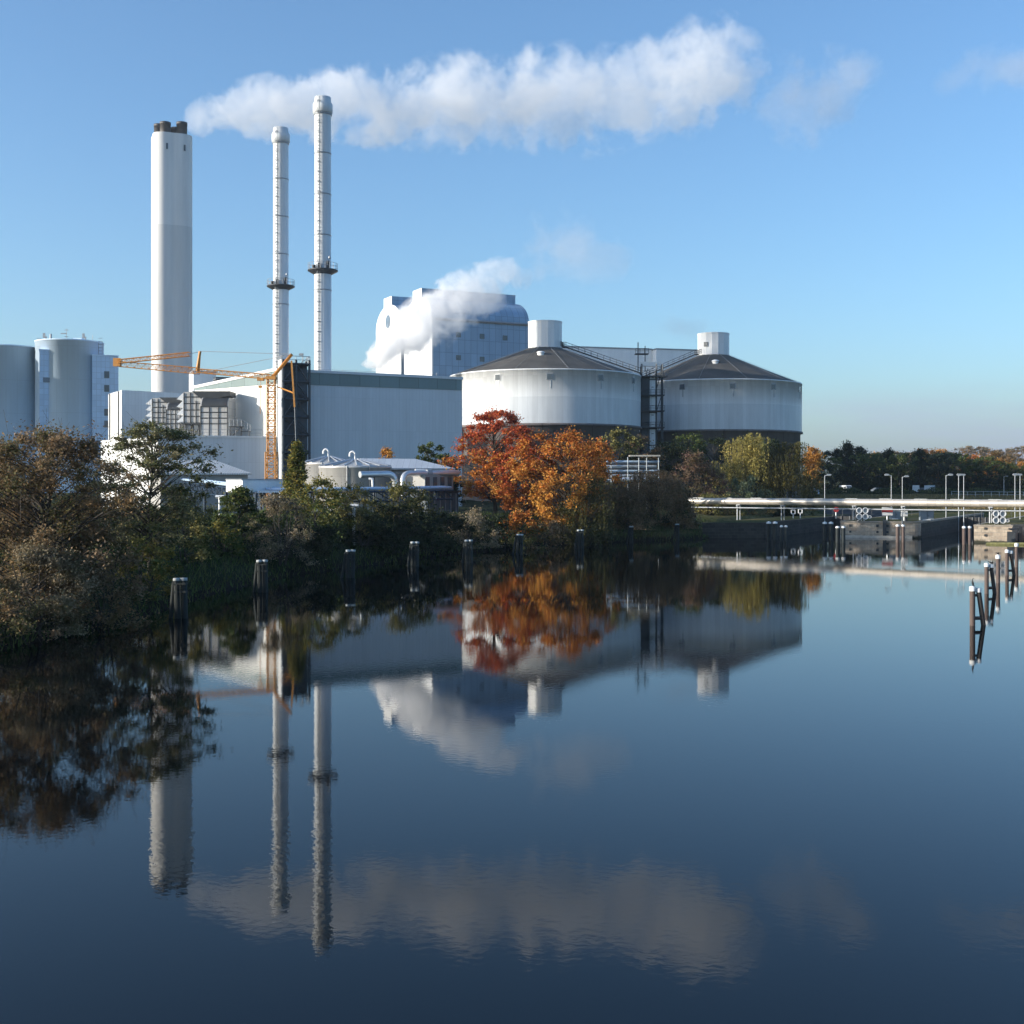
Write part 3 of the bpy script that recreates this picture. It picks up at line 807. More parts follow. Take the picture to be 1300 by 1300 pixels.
# --- grass on the left bank and the meadow (nobody could count it)
def grass(name, pts, hmin, hmax, pal, seed, width):
    rng = np.random.default_rng(seed)
    n = len(pts)
    h = rng.uniform(hmin, hmax, n)
    ang = rng.uniform(0, 2 * PI, n)
    w = width * rng.uniform(.6, 1.3, n)
    lean = rng.normal(size=(n, 2)) * .35 * h[:, None]
    a = np.stack([np.cos(ang) * w, np.sin(ang) * w, np.zeros(n)], 1)
    co = np.empty((n, 3, 3), np.float32)
    co[:, 0] = pts - a; co[:, 1] = pts + a
    co[:, 2] = pts + np.stack([lean[:, 0], lean[:, 1], h], 1)
    me = bpy.data.meshes.new(name)
    me.vertices.add(3 * n); me.vertices.foreach_set('co', co.ravel())
    me.loops.add(3 * n); me.loops.foreach_set('vertex_index', np.arange(3 * n, dtype=np.int32))
    me.polygons.add(n); me.polygons.foreach_set('loop_start', np.arange(0, 3 * n, 3, dtype=np.int32))
    me.update()
    P = np.array(PAL[pal]); T = P[rng.integers(0, len(P), n)] * rng.uniform(.7, 1.3, n)[:, None]
    at = me.attributes.new('tint', 'FLOAT_COLOR', 'FACE')
    c4 = np.ones((n, 4), np.float32); c4[:, :3] = T; at.data.foreach_set('color', c4.ravel())
    me.materials.append(M['grassblade'])
    o = bpy.data.objects.new(name, me); col.objects.link(o)
    struct(o, 'stuff'); o['label'] = {'bank_grass': 'dark green grass on the left bank slope', 'meadow_grass': 'dry yellow grass of the meadow behind the quays'}[name]
    return o
PAL['turf'] = [(.05, .09, .022), (.07, .11, .03), (.04, .066, .018), (.095, .11, .038)]
PAL['dry'] = [(.26, .19, .08), (.2, .155, .065), (.14, .12, .05), (.30, .22, .1)]
rng = np.random.default_rng(77)
n = 90000
Y = 52 + 130 * rng.uniform(0, 1, n) ** 1.5; x = rng.uniform(-46, 32, n)
s = sdist(x, Y); k = (s > .5) & (s < 13 + 6 * (Y < 110))
x, Y = x[k], Y[k]
grass('bank_grass', np.stack([x, Y, HH(x, Y) - .03], 1), .25, .75, 'turf', 1, .05)
n = 45000
Y = 200 + 110 * rng.uniform(0, 1, n); x = Y * rng.uniform(.14, .46, n)
s = sdist(x, Y); k = (s > 3)
x, Y = x[k], Y[k]
grass('meadow_grass', np.stack([x, Y, HH(x, Y) - .03], 1), .2, .5, 'dry', 2, .12)
# ------------------------------------------------------------------ chimneys
def at(v, dz=0.0):
    return (v[0], v[1], H(v[0], v[1]) + dz)

def concrete_chimney():
    c = W(218, 600, 364); cx, cy = c.x, c.y
    r = thing('concrete_chimney', 'tall white concrete chimney with four dark flues on top', 'chimney', at(c))
    ang0 = R(180 + 112.0)      # outward direction of the face turned to the river, measured so that the left face takes the sun
    hs, rc, gd = 5.85, 3.3, 0.12
    prof = []
    for f in range(4):
        a = ang0 + f * PI / 2
        n = Vector((math.cos(a), math.sin(a))); t = Vector((-n.y, n.x))
        for k in range(-10, 11):
            s = k / 10 * (hs - rc)
            g = gd * math.exp(-(s / 0.8) ** 2)
            prof.append(n * (hs - g) + t * s)
        for k in range(1, 8):
            b = k / 8 * PI / 2
            prof.append(n * (hs - rc + rc * math.cos(b)) + t * (hs - rc + rc * math.sin(b)))
    poly = [(cx + p.x, cy + p.y) for p in prof]
    zb, zs, zt = r.location.z, 85.6, 113.6
    m = MB(); m.prism(poly, zb - 1, zs, top=False); m.S = [True] * len(m.S); m.build('lower_shaft', 'concretedark', r)
    m = MB(); m.prism(poly, zs, zt, top=False); m.S = [True] * len(m.S)
    m.prism(poly, zt - .001, zt, top=True); m.build('upper_shaft', 'concrete', r)
    front = Vector((math.cos(ang0), math.sin(ang0))); tt = Vector((-front.y, front.x))
    for s in (-2.0, 3.2):
        p = Vector((cx, cy)) + front * (hs + .02) + tt * s
        MB().box((p.x, p.y, 109.3), (.55, .3, 1.8), ang0 + PI / 2).build('vent_slit', 'window', r)
    for i, (a, b) in enumerate(((-1, -1), (1, -1), (1, 1), (-1, 1))):
        p = Vector((cx, cy)) + front * (a * 2.4) + tt * (b * 2.45 + (-1.0 if a < 0 else .3))
        m = MB(); top = 117.9 - .5 * (i % 2)
        m.lathe((p.x, p.y), [(1.6, zt), (1.6, top - .8), (1.66, top - .8), (1.66, top), (1.4, top), (1.4, top - 2.5)], 24)
        m.build('flue', 'flue', r)
    return Vector((cx, cy))
CC = concrete_chimney()

def steel_chimney(px, Y, top_py, dia, plat_py, label, collar):
    c = W(px, 600, Y)
    x, y = c.x, c.y
    z = lambda py: CAM_H + (608 - py) / F * Y
    r = thing('steel_chimney', label, 'chimney', at(c), 'slim steel chimneys behind the hall')
    rr = dia / 2; zt = z(top_py)
    m = MB(); m.lathe((x, y), [(rr * 1.04, r.location.z - .5), (rr * 1.03, z(plat_py)), (rr, z(plat_py) + .1), (rr, zt - collar)], 40)
    m.build('shaft', 'steelwhite', r)
    m = MB(); m.lathe((x, y), [(rr * 1.03, zt - collar), (rr * 1.19, zt - collar + .15), (rr * 1.19, zt - collar * .42), (rr * 1.0, zt - collar * .30), (rr * .98, zt), (rr * .85, zt), (rr * .85, zt - 2)], 40)
    m.build('collar', 'steelwhite', r)
    MB().lathe((x, y), [(rr * 1.0, zt - collar - .35), (rr * 1.1, zt - collar - .32), (rr * 1.1, zt - collar - .1), (rr, zt - collar - .07)], 40).build('flange_ring', 'galv', r)
    k = 1
    while zt - collar - 7.8 * k > z(plat_py) + 2:
        q = zt - collar - 7.8 * k
        MB().lathe((x, y), [(rr, q), (rr * 1.045, q + .02), (rr * 1.045, q + .2), (rr, q + .22)], 40).build('flange_ring', 'galv', r); k += 1
    q = z(plat_py) - 4.0
    MB().lathe((x, y), [(rr * 1.03, q), (rr * 1.08, q + .02), (rr * 1.08, q + .2), (rr * 1.03, q + .22)], 40).build('flange_ring', 'galv', r)
    # ladder with safety hoops on the side towards the river, a little left
    a = R(180 + 74)
    d = Vector((math.cos(a), math.sin(a), 0)); t = Vector((-d.y, d.x, 0)); P0 = Vector((x, y, 0))
    m = MB()
    for s in (-.24, .24):
        m.tube([P0 + d * (rr + .16) + t * s + Vector((0, 0, 6)), P0 + d * (rr + .16) + t * s + Vector((0, 0, zt))], .045, 4, False, False)
    h = 8.0
    while h < zt - .5:
        m.beam(P0 + d * (rr + .17) - t * .26 + Vector((0, 0, h)), P0 + d * (rr + .17) + t * .26 + Vector((0, 0, h)), .07)
        h += 0.62
    m.build('ladder', 'railing', r)
    m = MB(); h = 8.0
    while h < zt - .5:
        pts = [P0 + d * (rr + .1 + .62 * math.sin(b)) + t * (.40 * math.cos(b)) + Vector((0, 0, h)) for b in [PI * i / 6 for i in range(7)]]
        m.tube(pts, .05, 4, False, False); h += 1.9
    for b in (PI * .25, PI * .5, PI * .75):
        p = P0 + d * (rr + .1 + .62 * math.sin(b)) + t * (.40 * math.cos(b))
        m.tube([p + Vector((0, 0, 8)), p + Vector((0, 0, zt - 1))], .028, 4, False, False)
    m.build('ladder_cage', 'cabinet', r)
    zp = z(plat_py); ro = rr * 1.82
    m = MB(); m.lathe((x, y), [(rr * 1.02, zp - .9), (ro * .98, zp - .25), (ro, zp - .2), (ro, zp), (rr, zp + .02)], 36)
    p = m.build('platform', 'dark', r)
    m = MB()
    for k in range(20):
        b = 2 * PI * k / 20
        m.tube([(x + ro * .98 * math.cos(b), y + ro * .98 * math.sin(b), zp), (x + ro * .98 * math.cos(b), y + ro * .98 * math.sin(b), zp + 1.2)], .035, 4, False, False)
    for hh in (.6, 1.2):
        m.tube([(x + ro * .98 * math.cos(2 * PI * k / 32), y + ro * .98 * math.sin(2 * PI * k / 32), zp + hh) for k in range(33)], .035, 4, False, False)
    m.build('railing', 'railing', p)
    for b, hh in ((R(-50), 1.5), (R(-100), 1.0), (R(-140), .8)):
        MB().box((x + rr * 1.25 * math.cos(b), y + rr * 1.25 * math.sin(b), zp + hh / 2 + .02), (.45, .45, hh), b).build('control_box', 'dark', p)
    b = R(-48)
    MB().lathe((x + rr * 1.5 * math.cos(b), y + rr * 1.5 * math.sin(b)), [(.03, zp), (.03, zp + 1.9), (.22, zp + 1.9), (.25, zp + 2.2), (.02, zp + 2.5)], 10).build('warning_lamp', 'lampgrey', p)
    return Vector((x, y))
steel_chimney(356.5, 246, 163, 3.15, 363, 'shorter steel chimney with ring platform, between concrete chimney and tallest stack', 3.0)
steel_chimney(409.8, 226, 124, 3.15, 343, 'taller slim steel chimney with ring platform, rising behind the hall corner', 3.1)

# ------------------------------------------------------------------ big hall
A = Vector((-33.6, 200.0)); B = Vector((-9.0, 212.0))
fd = (B - A).normalized(); fn = Vector((fd.y, -fd.x))          # along the long front / its outward normal
L1 = A - fd * 6.2; L2 = Vector((-56.9, 212.0))
ld = (L2 - L1).normalized(); ln_ = Vector((-ld.y, ld.x))
if ln_.y > 0: ln_ = -ln_
D = L2 + (B - A) * 0.9
D = Vector((-24.0, 238.0))
hall = thing('turbine_hall', 'large grey blue hall with a dark glazed band under its flat roof', 'building', (A.x, A.y, 3.5))
zr = [27.05, 26.75, 26.75, 25.4, 24.9]
poly = [tuple(L1), tuple(B), tuple(D), tuple(L2)]
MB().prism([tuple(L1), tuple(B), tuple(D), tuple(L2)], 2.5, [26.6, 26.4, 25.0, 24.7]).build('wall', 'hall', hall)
# side cladding sheet with sunlight put into its paler colour, proud of the wall
def sheet(p, q, n, off, z0, z1, z0b=None, z1b=None, th=.05):
    """upright slab on the wall line p-q"""
    a = Vector(p) + Vector(n) * (off - th); b = Vector(q) + Vector(n) * (off - th)
    c = Vector(q) + Vector(n) * off; d = Vector(p) + Vector(n) * off
    zb0 = z0 if z0b is None else z0b; zb1 = z1 if z1b is None else z1b
    poly = [tuple(d), tuple(c), tuple(b), tuple(a)]
    m = MB(); m.prism(poly, [z0, zb0, zb0, z0], [z1, zb1, zb1, z1], True, True)
    return m
sheet(L2, L1, ln_, .06, 2.6, 24.35).build('sunlit_side_sheet', 'halllit', hall)
sheet(L1, B, fn, .10, 24.4, 26.5, 24.4, 26.3, .09).build('front_glass_band', 'teal', hall)
sheet(L2, L1, ln_, .10, 24.4, 24.72, 24.4, 26.55, .09).build('side_glass_band', 'teal', hall)
sheet(L1 - fd * .2, B + fd * .15, fn, .25, 26.5, 26.95, 26.3, 26.75, .6).build('roof_edge', 'hall', hall)
sheet(L2, L1, ln_, .25, 24.72, 25.2, 26.55, 27.05, .6).build('roof_edge', 'white', hall)
bd = (D - B).normalized(); bn = Vector((bd.y, -bd.x))
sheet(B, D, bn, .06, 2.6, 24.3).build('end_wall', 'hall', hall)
m = MB()
for k in range(9):
    p = A + fd * (3 + 2.5 * k)
    q = p - fn * 1.2
    m.tube([(q.x, q.y, 26.3), (q.x, q.y, 27.25 + .12 * (k % 3))], .03, 4, False, False)
for k in range(8):
    p = A + fd * (3 + 2.5 * k) - fn * 1.2; q = p + fd * 2.5
m.tube([(A.x, A.y + 1.2, 27.2), (B.x, B.y + 1.2, 27.1)], .025, 4, False, False)
m.build('lightning_rods', 'railing', hall)
# roof penthouse behind the side wall
pc = W(257, 600, 236)
ph = thing('roof_penthouse', 'white roof house showing behind the sloping hall roof', 'building', (pc.x, pc.y, 24.6))
MB().box((pc.x, pc.y, 26.3), (4.4, 5, 6.6), R(25)).build('wall', 'white', ph)
MB().box((pc.x, pc.y, 29.72), (4.7, 5.3, .22), R(25)).build('roof', 'galv', ph)
pv = W(283, 600, 232)
vb = thing('roof_ventilator', 'dark louvred ventilator on the hall roof beside the white roof house', 'ventilator', (pv.x, pv.y, 25))
MB().box((pv.x, pv.y, 27.2), (3.2, 2.6, 2.4), R(25)).build('housing', 'dark', vb)
m = MB()
for k in range(4):
    m.box((pv.x, pv.y, 26.5 + .5 * k), (3.4, 2.8, .1), R(25))
m.build('louvre', 'galv', vb)

# dark lattice stair tower standing on the hall's corner
T0 = Vector((-38.0, 195.2)); T1 = T0 + fd * 4.75
tw = thing('stair_tower', 'dark lattice stair tower with a white side on the hall corner', 'stair tower', (T0.x, T0.y, 3.4))
inn = -fn
b0 = T0 + inn * 2.2; b1 = T1 + inn * 2.2
MB().prism([tuple(T0 + inn * 1.3 + fd * .2), tuple(T1 + inn * 1.3 - fd * .2), tuple(T1 + inn * 2.0 - fd * .2), tuple(T0 + inn * 2.0 + fd * .2)], 3, 27.6).build('back_wall', 'towerback', tw)
sheet(b0, T0, -fd, .1, 3, 28.3, th=.25).build('white_side', 'white', tw)
m = MB()
for p in (T0 + fd * .2, T1 - fd * .1, T0.lerp(T1, .5)):
    m.beam((p.x, p.y, 3), (p.x, p.y, 28.3), .3)
for p in (T1 + inn * 2 - fd * .1,):
    m.beam((p.x, p.y, 3), (p.x, p.y, 28.3), .3)
for k in range(9):
    z = 4.0 + 2.95 * k
    m.beam((T0.x, T0.y, z), (T1.x, T1.y, z), .28)
    m.beam((T1.x, T1.y, z), (T1.x + inn.x * 2, T1.y + inn.y * 2, z), .25)
m.build('frame', 'tower', tw)
m = MB(); mid = T0.lerp(T1, .5)
for k in range(8):
    z = 4.0 + 2.95 * k; e0 = T0 + fd * .25; e1 = T1 - fd * .25
    m.beam((e0.x, e0.y, z), (mid.x, mid.y, z + 2.95), .2)
    m.beam((e1.x, e1.y, z), (mid.x, mid.y, z + 2.95), .2)
m.build('bracing', 'tower', tw)
m = MB()
for k in range(8):
    z = 4.0 + 2.95 * k; s0 = T0 + inn * .7 + fd * .4; s1 = T1 + inn * .7 - fd * .4
    a, b = (s0, s1) if k % 2 else (s1, s0)
    for i in range(13):
        q = a.lerp(b, i / 13); m.box((q.x, q.y, z + 2.95 * i / 13), (.4, .9, .06), math.atan2(fd.y, fd.x))
    m.rail((a.x + fn.x * .4, a.y + fn.y * .4, z), (b.x + fn.x * .4, b.y + fn.y * .4, z + 2.95), 1.0, 4, .03)
m.build('stairs', 'dark', tw)
MB().prism([tuple(T0), tuple(T1), tuple(b1), tuple(b0)], 27.55, 27.7).build('top_deck', 'tower', tw)
m = MB()
for p, q in ((T0, T1), (T1, b1), (b0, T0)):
    m.rail((p.x, p.y, 27.7), (q.x, q.y, 27.7), 1.2, 4, .05)
m.build('railing', 'railing', tw)
q = T1 - fd * 1.1 + inn * .8
MB().tube([(q.x, q.y, 27.7), (q.x, q.y, 29.4)], .05, 5).box((q.x - .15, q.y, 29.3), (.7, .4, .35)).build('floodlight', 'galv', tw)

# ------------------------------------------------------------------ low block, back block and air intakes
lb = thing('low_block', 'long low grey white block in front of the air intakes', 'building', (-46, 192, 3.4))
K0 = Vector((-58.3, 190.5)); K1 = Vector((-38.9, 194.6)); K2 = Vector((-46, 200.5)); K3 = Vector((-76, 207))
K1 = L1 + ln_ * .4 + ld * .4; K2 = L1 + ld * 14 + ln_ * .4
K0 = Vector((-57.2, 191.2)); K3 = Vector((-73, 210))
MB().prism([tuple(K0), tuple(K1), tuple(K2), tuple(K3)], 2.5, 15.3).build('wall', 'hall', lb)
kd = (K1 - K0).normalized(); kn = Vector((kd.y, -kd.x))
sheet(K0, K1, kn, .12, 15.3, 15.62, th=.4).build('parapet', 'white', lb)
k3 = (K0 - K3).normalized(); k3n = Vector((k3.y, -k3.x))
sheet(K3, K0, k3n, .08, 3, 15.3, th=.07).build('sunlit_side_sheet', 'white', lb)  # whiter sheet over the grey wall, sunlight put into its colour
MB().rail((K0.x + 1, K0.y + 1, 15.6), (K1.x - 2, K1.y + .5, 15.6), 1.1, 14, .03).build('railing', 'railing', lb)

bb = thing('back_block', 'grey block with a sunlit white side behind the air intakes, left of the hall', 'building', (-70, 230, 3.5))
q0 = W(155, 600, 222); q1 = W(300, 600, 236); q3 = W(138, 600, 232)
Q0 = Vector((q0.x, q0.y)); Q1 = Vector((q1.x, q1.y)); Q3 = Vector((q3.x, q3.y)); Q2 = Q1 + (Q3 - Q0)
MB().prism([tuple(Q0), tuple(Q1), tuple(Q2), tuple(Q3)], 3, [25.2, 25.0, 25.0, 25.2]).build('wall', 'hall', bb)
qd = (Q0 - Q3).normalized(); qn = Vector((qd.y, -qd.x))
sheet(Q3, Q0, qn, .08, 3, 25.1, th=.07).build('sunlit_side_sheet', 'white', bb)  # sunlit face, its light put into a whiter sheet
m = MB()
for t in (.15, .8):
    p = Q3.lerp(Q0, t) + qn * .12
    m.beam((p.x, p.y, 4), (p.x, p.y, 25.1), .3)
m.build('downpipes', 'dark', bb)
gd_ = (Q1 - Q0).normalized()
g = W(182, 600, 205); g2 = W(243, 600, 208)
sc_ = thing('plant_screen', 'low ribbed grey screen wall on the low block roof by the smaller intake', 'screen wall', (g.x, g.y, 15.3))
mm = MB(); gdir = Vector((g2.x - g.x, g2.y - g.y)).normalized(); gn = Vector((gdir.y, -gdir.x))
sheet((g.x, g.y), (g2.x, g2.y), gn, 0, 15.3, 17.9, th=.2).build('panel', 'hall', sc_)
for k in range(14):
    p = Vector((g.x, g.y)).lerp(Vector((g2.x, g2.y)), k / 13) + gn * .1
    mm.beam((p.x, p.y, 15.3), (p.x, p.y, 17.95), .14)
mm.build('ribs', 'galv', sc_)

def intake(px0, px1, Y, pytop, pybot, fin, label, duct0):
    """air intake house: louvre fins on the left, framed panels, sloping dark roof, a curved duct on the right"""
    z = lambda py: CAM_H + (608 - py) / F * Y
    x0 = (px0 - 650) / F * Y; x1 = (px1 - 650) / F * Y; xd = (duct0 - 650) / F * Y
    zt, zb = z(pytop), z(pybot)
    dep = 4.2
    r = thing('air_intake', label, 'air intake', ((x0 + x1) / 2, Y + dep / 2, zb), 'air intake houses on the low block')
    sl = (zt - zb) * .14
    m = MB()   # housing with the sloping shoulder on the right
    xm = xd + .2
    prof = [(x0, zb), (xm, zb), (xm, zt - sl * 2.2), (x0 + (xm - x0) * .42, zt), (x0, zt - .1)]
    vs = [(a, Y, b) for a, b in prof] + [(a, Y + dep, b) for a, b in prof]
    n = len(prof)
    m.add(vs, [tuple(range(n)), tuple(reversed(range(n, 2 * n)))] + [(i, n + i, n + (i + 1) % n, (i + 1) % n) for i in range(n)])
    m.build('housing', 'greyhousing', r)
    m = MB(); step = (zt - zb - .2) / fin
    for k in range(fin):
        zz = zb + .15 + step * k
        fv = [(x0, Y - .1, zz + step * .9), (x0, Y - .1, zz + .05), (x0 - 1.15, Y - .1, zz + .0)]
        fv += [(a, Y + dep + .1, c) for a, _, c in fv]
        m.add(fv, [(0, 1, 2), (5, 4, 3), (0, 2, 5, 3), (2, 1, 4, 5), (1, 0, 3, 4)])
    m.build('louvre_hoods', 'white', r)
    m = MB()
    for k in range(5):
        zz = zb + (zt - sl - zb) * k / 4 * .96
        m.beam((x0, Y - .06, zz), (xm, Y - .06, zz), .12)
    for f in (0.02, .34, .62, .97):
        xx = x0 + (xm - x0) * f
        m.beam((xx, Y - .06, zb), (xx, Y - .06, zt - (sl if f < .5 else sl * 2.1) * (1 if f > .4 else .3)), .13)
    m.build('frame', 'dark', r)
    # roof sheet running over housing and duct
    m = MB(); rv = [(x0 + (xm - x0) * .42, zt + .05), (x1, zt + .05), (x1, zt - sl * 1.0), (xm, zt - sl * 2.1)]
    vs = [(a, Y - .12 + (0.0 if i < 2 else -.02), b) for i, (a, b) in enumerate(rv)]
    m.add([(a, Y - .14, b) for a, b in rv] + [(a, Y + dep + .1, b) for a, b in rv], [(0, 3, 2, 1), (4, 5, 6, 7), (0, 1, 5, 4), (1, 2, 6, 5), (2, 3, 7, 6), (3, 0, 4, 7)])
    m.build('roof', 'dark', r)
    # curved duct
    zd = zt - sl * 1.4; zr_ = zt - (zt - zb) * .5
    pr = [(xd, zb - 2.2), (x1, zb - 2.2), (x1, zd)]
    m = MB(); pts = []
    for i in range(9):
        a = i / 8 * PI / 2
        pts.append((Y - 1.5 + 2.2 * (1 - math.sin(a)) * 0 + (1.9 - 1.9 * math.sin(a)) * -0 + 1.7 * (1 - math.cos(a)), zr_ + .0 + (zd - zr_) * math.sin(a)))
    side = [(Y - 1.5, zb - 2.2)] + pts + [(Y + dep - .2, zd), (Y + dep - .2, zb - 2.2)]
    n = len(side)
    m.add([(xd, a, b) for a, b in side] + [(x1, a, b) for a, b in side], [tuple(range(n)), tuple(reversed(range(n, 2 * n)))] + [(i, n + i, n + (i + 1) % n, (i + 1) % n) for i in range(n)])
    m.build('curved_duct', 'greyhousing', r)
    m = MB(); n2 = len(pts)
    cv = [(xd + .25, a - .05, b) for a, b in pts] + [(x1 - .1, a - .05, b) for a, b in pts]
    m.add(cv, [(i, n2 + i, n2 + i + 1, i + 1) for i in range(n2 - 1)])
    m.build('curved_cover', 'dark', r)
    m = MB()
    for k in range(4):
        zz = zb - .2 + (zr_ - zb + .2) * k / 3
        m.beam((xd, Y - 1.56, zz), (x1, Y - 1.56, zz), .11)
    for f in (0.02, .33, .66, .98):
        xx = xd + (x1 - xd) * f; m.beam((xx, Y - 1.56, zb - 2.2), (xx, Y - 1.56, zr_), .11)
    m.build('duct_frame', 'dark', r)
    m = MB(); m.box(((x0 + xd) / 2, Y + dep / 2, zb - .1), (xd - x0 + .6, dep + 1, .22))
    for xx in (x0 + .3, (x0 + xd) / 2, xd - .3):
        for yy in (Y + .2, Y + dep - .3):
            m.beam((xx, yy, 15.2), (xx, yy, zb), .22)
        m.beam((xx, Y + .2, 15.3), (min(xx + 1.3, xd), Y + .2, zb), .12)
    m.build('support_frame', 'dark', r)
    return r
M['greyhousing'] = cladding('intake_panels', (0.50, 0.49, 0.47), 1.3, 1.2, 0.7, 0.04, 0.5, 0.05, dirt=0.15)
intake(233, 292, 199.5, 497, 537, 4, 'larger air intake house with toothed louvres beside the hall', 257)
intake(193, 232, 206.5, 505, 537, 4, 'smaller air intake house left of the larger one', 214)
st = W(305, 545, 197)
sw = thing('service_stair', 'small steel stair and platform right of the larger air intake', 'stair', (st.x, st.y, 15.3))
m = MB(); m.box((st.x - .6, st.y, 17.2), (2.2, 1.6, .12)); m.box((st.x + 1.0, st.y, 16.4), (1.6, 1.2, .1))
for dx in (-1.5, .3, 1.6): m.beam((st.x + dx, st.y - .6, 15.3), (st.x + dx, st.y - .6, 17.2 if dx < 1 else 16.4), .13)
m.beam((st.x - 1.5, st.y - .6, 15.3), (st.x + .3, st.y - .6, 17.2), .1)
m.build('platform', 'dark', sw)
MB().rail((st.x - 1.6, st.y - .75, 17.2), (st.x + .4, st.y - .75, 17.2), 1.1, 3, .04).rail((st.x + .4, st.y - .6, 17.2), (st.x + 1.8, st.y - .6, 16.4), 1.1, 3, .04).build('railing', 'railing', sw)

# ------------------------------------------------------------------ blue silo block on the left
def tangent_px(cx, cy, r, side):
    d = math.hypot(cx, cy); az = math.atan2(cx, cy); s = math.asin(r / d)
    return 650 + F * math.tan(az + side * s)
bs = thing('silo_block', 'blue grey block of round silos with glazed stair bays and roof aerials', 'silo block', (-125, 300, 3.6))
def cyl(px, Y, r, top, name):
    x = (px - 650) / F * Y
    m = MB().lathe((x, Y), [(r, 2.5), (r, top - .35), (r + .12, top - .35), (r + .12, top), (r - .4, top), (r - .4, top - .6), (.01, top - .6)], 64)
    o = m.build(name, 'blue', bs); return x
xa = cyl(10, 302, 8.6, 42.0, 'silo_drum')
xb = cyl(88.5, 300, 8.2, 43.2, 'silo_drum')
xc = cyl(-75, 296, 8.8, 42.5, 'silo_drum')  # this and the outer drums lie unseen, added to shade the row
cyl(-165, 288, 9.0, 42.5, 'silo_drum'); cyl(-260, 280, 9.0, 42.5, 'silo_drum')
def bay(px0, px1, Y, dep, top, mat='blueglass'):
    x0 = (px0 - 650) / F * Y; x1 = (px1 - 650) / F * Y
    return MB().prism([(x0, Y), (x1, Y + 2.6), (x1 - 4.6, Y + dep), (x0 - 4.6, Y + dep)], 2.5, top).build('stair_bay', mat, bs)
b1_ = bay(50, 74, 291, 12, 40.2)
b2_ = bay(117, 146, 294, 12, 39.2)
for b_, px0, px1, Y, top in ((b1_, 49.5, 74.5, 291, 40.2), (b2_, 116.5, 146.5, 294, 39.2)):
    x0 = (px0 - 650) / F * Y; x1 = (px1 - 650) / F * Y
    MB().prism([(x0, Y - .15), (x1, Y + 2.45), (x1 - 4.5, Y + 12.1), (x0 - 4.6, Y + 12.1)], top, top + .3).build('bay_coping', 'blue', b_)
wz = lambda py, Y: CAM_H + (608 - py) / F * Y
x = (62 - 650) / F * 291
MB().box((x, 292.25, wz(482, 291)), (3.6, .2, 1.2), R(28)).build('window', 'windowblue', b1_)
for py in (475, 492.5, 523, 538):
    x = (134 - 650) / F * 294.6
    MB().box((x, 295.45, wz(py, 294)), (1.2, .2, 1.7), R(24)).build('window', 'window', b2_)
def mast(px, pyb, pyt, kind):
    Y = 297; x = (px - 650) / F * Y; z0 = wz(pyb, Y); z1 = wz(pyt, Y)
    m = MB(); m.tube([(x, Y, z0 - 1.6), (x, Y, z1)], .06 if kind != 'box' else .1, 5)
    if kind == 'fat': m.tube([(x, Y, z0 - .5), (x, Y, z1)], .28, 8)
    if kind == 'dish':
        m.lathe((x, Y), [(.01, z0 + 1.0), (.6, z0 + 1.1)], 12)
        m.box((x - .6, Y - .2, z1 - 1.3), (1.6, .15, .25)); m.box((x, Y, z1 - .4), (1.1, .1, .12))
        m.dome((x - 1.0, Y - .3, z0), .65, .5)
    if kind == 'panel':
        m.box((x, Y, (z0 + z1) / 2 + .4), (.55, .3, 1.2)); m.box((x + .5, Y, (z0 + z1) / 2 - .2), (.3, .3, .8))
    m.build('aerial', 'railing', bs)
mast(56, 433, 423, 'panel'); mast(64.5, 433, 424, 'fat'); mast(84.5, 433, 417, 'dish'); mast(106, 434, 423, 'panel'); mast(117.5, 435, 425, 'thin')
x = (99.5 - 650) / F * 295
MB().box((x, 295, wz(432, 295)), (2.2, 1.6, 1.0)).build('roof_box', 'blue', bs)
for px in (49.5, 127.5):
    x = (px - 650) / F * 298; m = MB()
    for dx in (-.5, .5):
        m.tube([(x + dx, 298, 38), (x + dx, 298, wz(429 if px < 100 else 433, 298))], .05, 4)
    for k in range(8):
        m.beam((x - .5, 298, 38.4 + .8 * k), (x + .5, 298, 38.4 + .8 * k), .08)
    m.build('ladder', 'railing', bs)

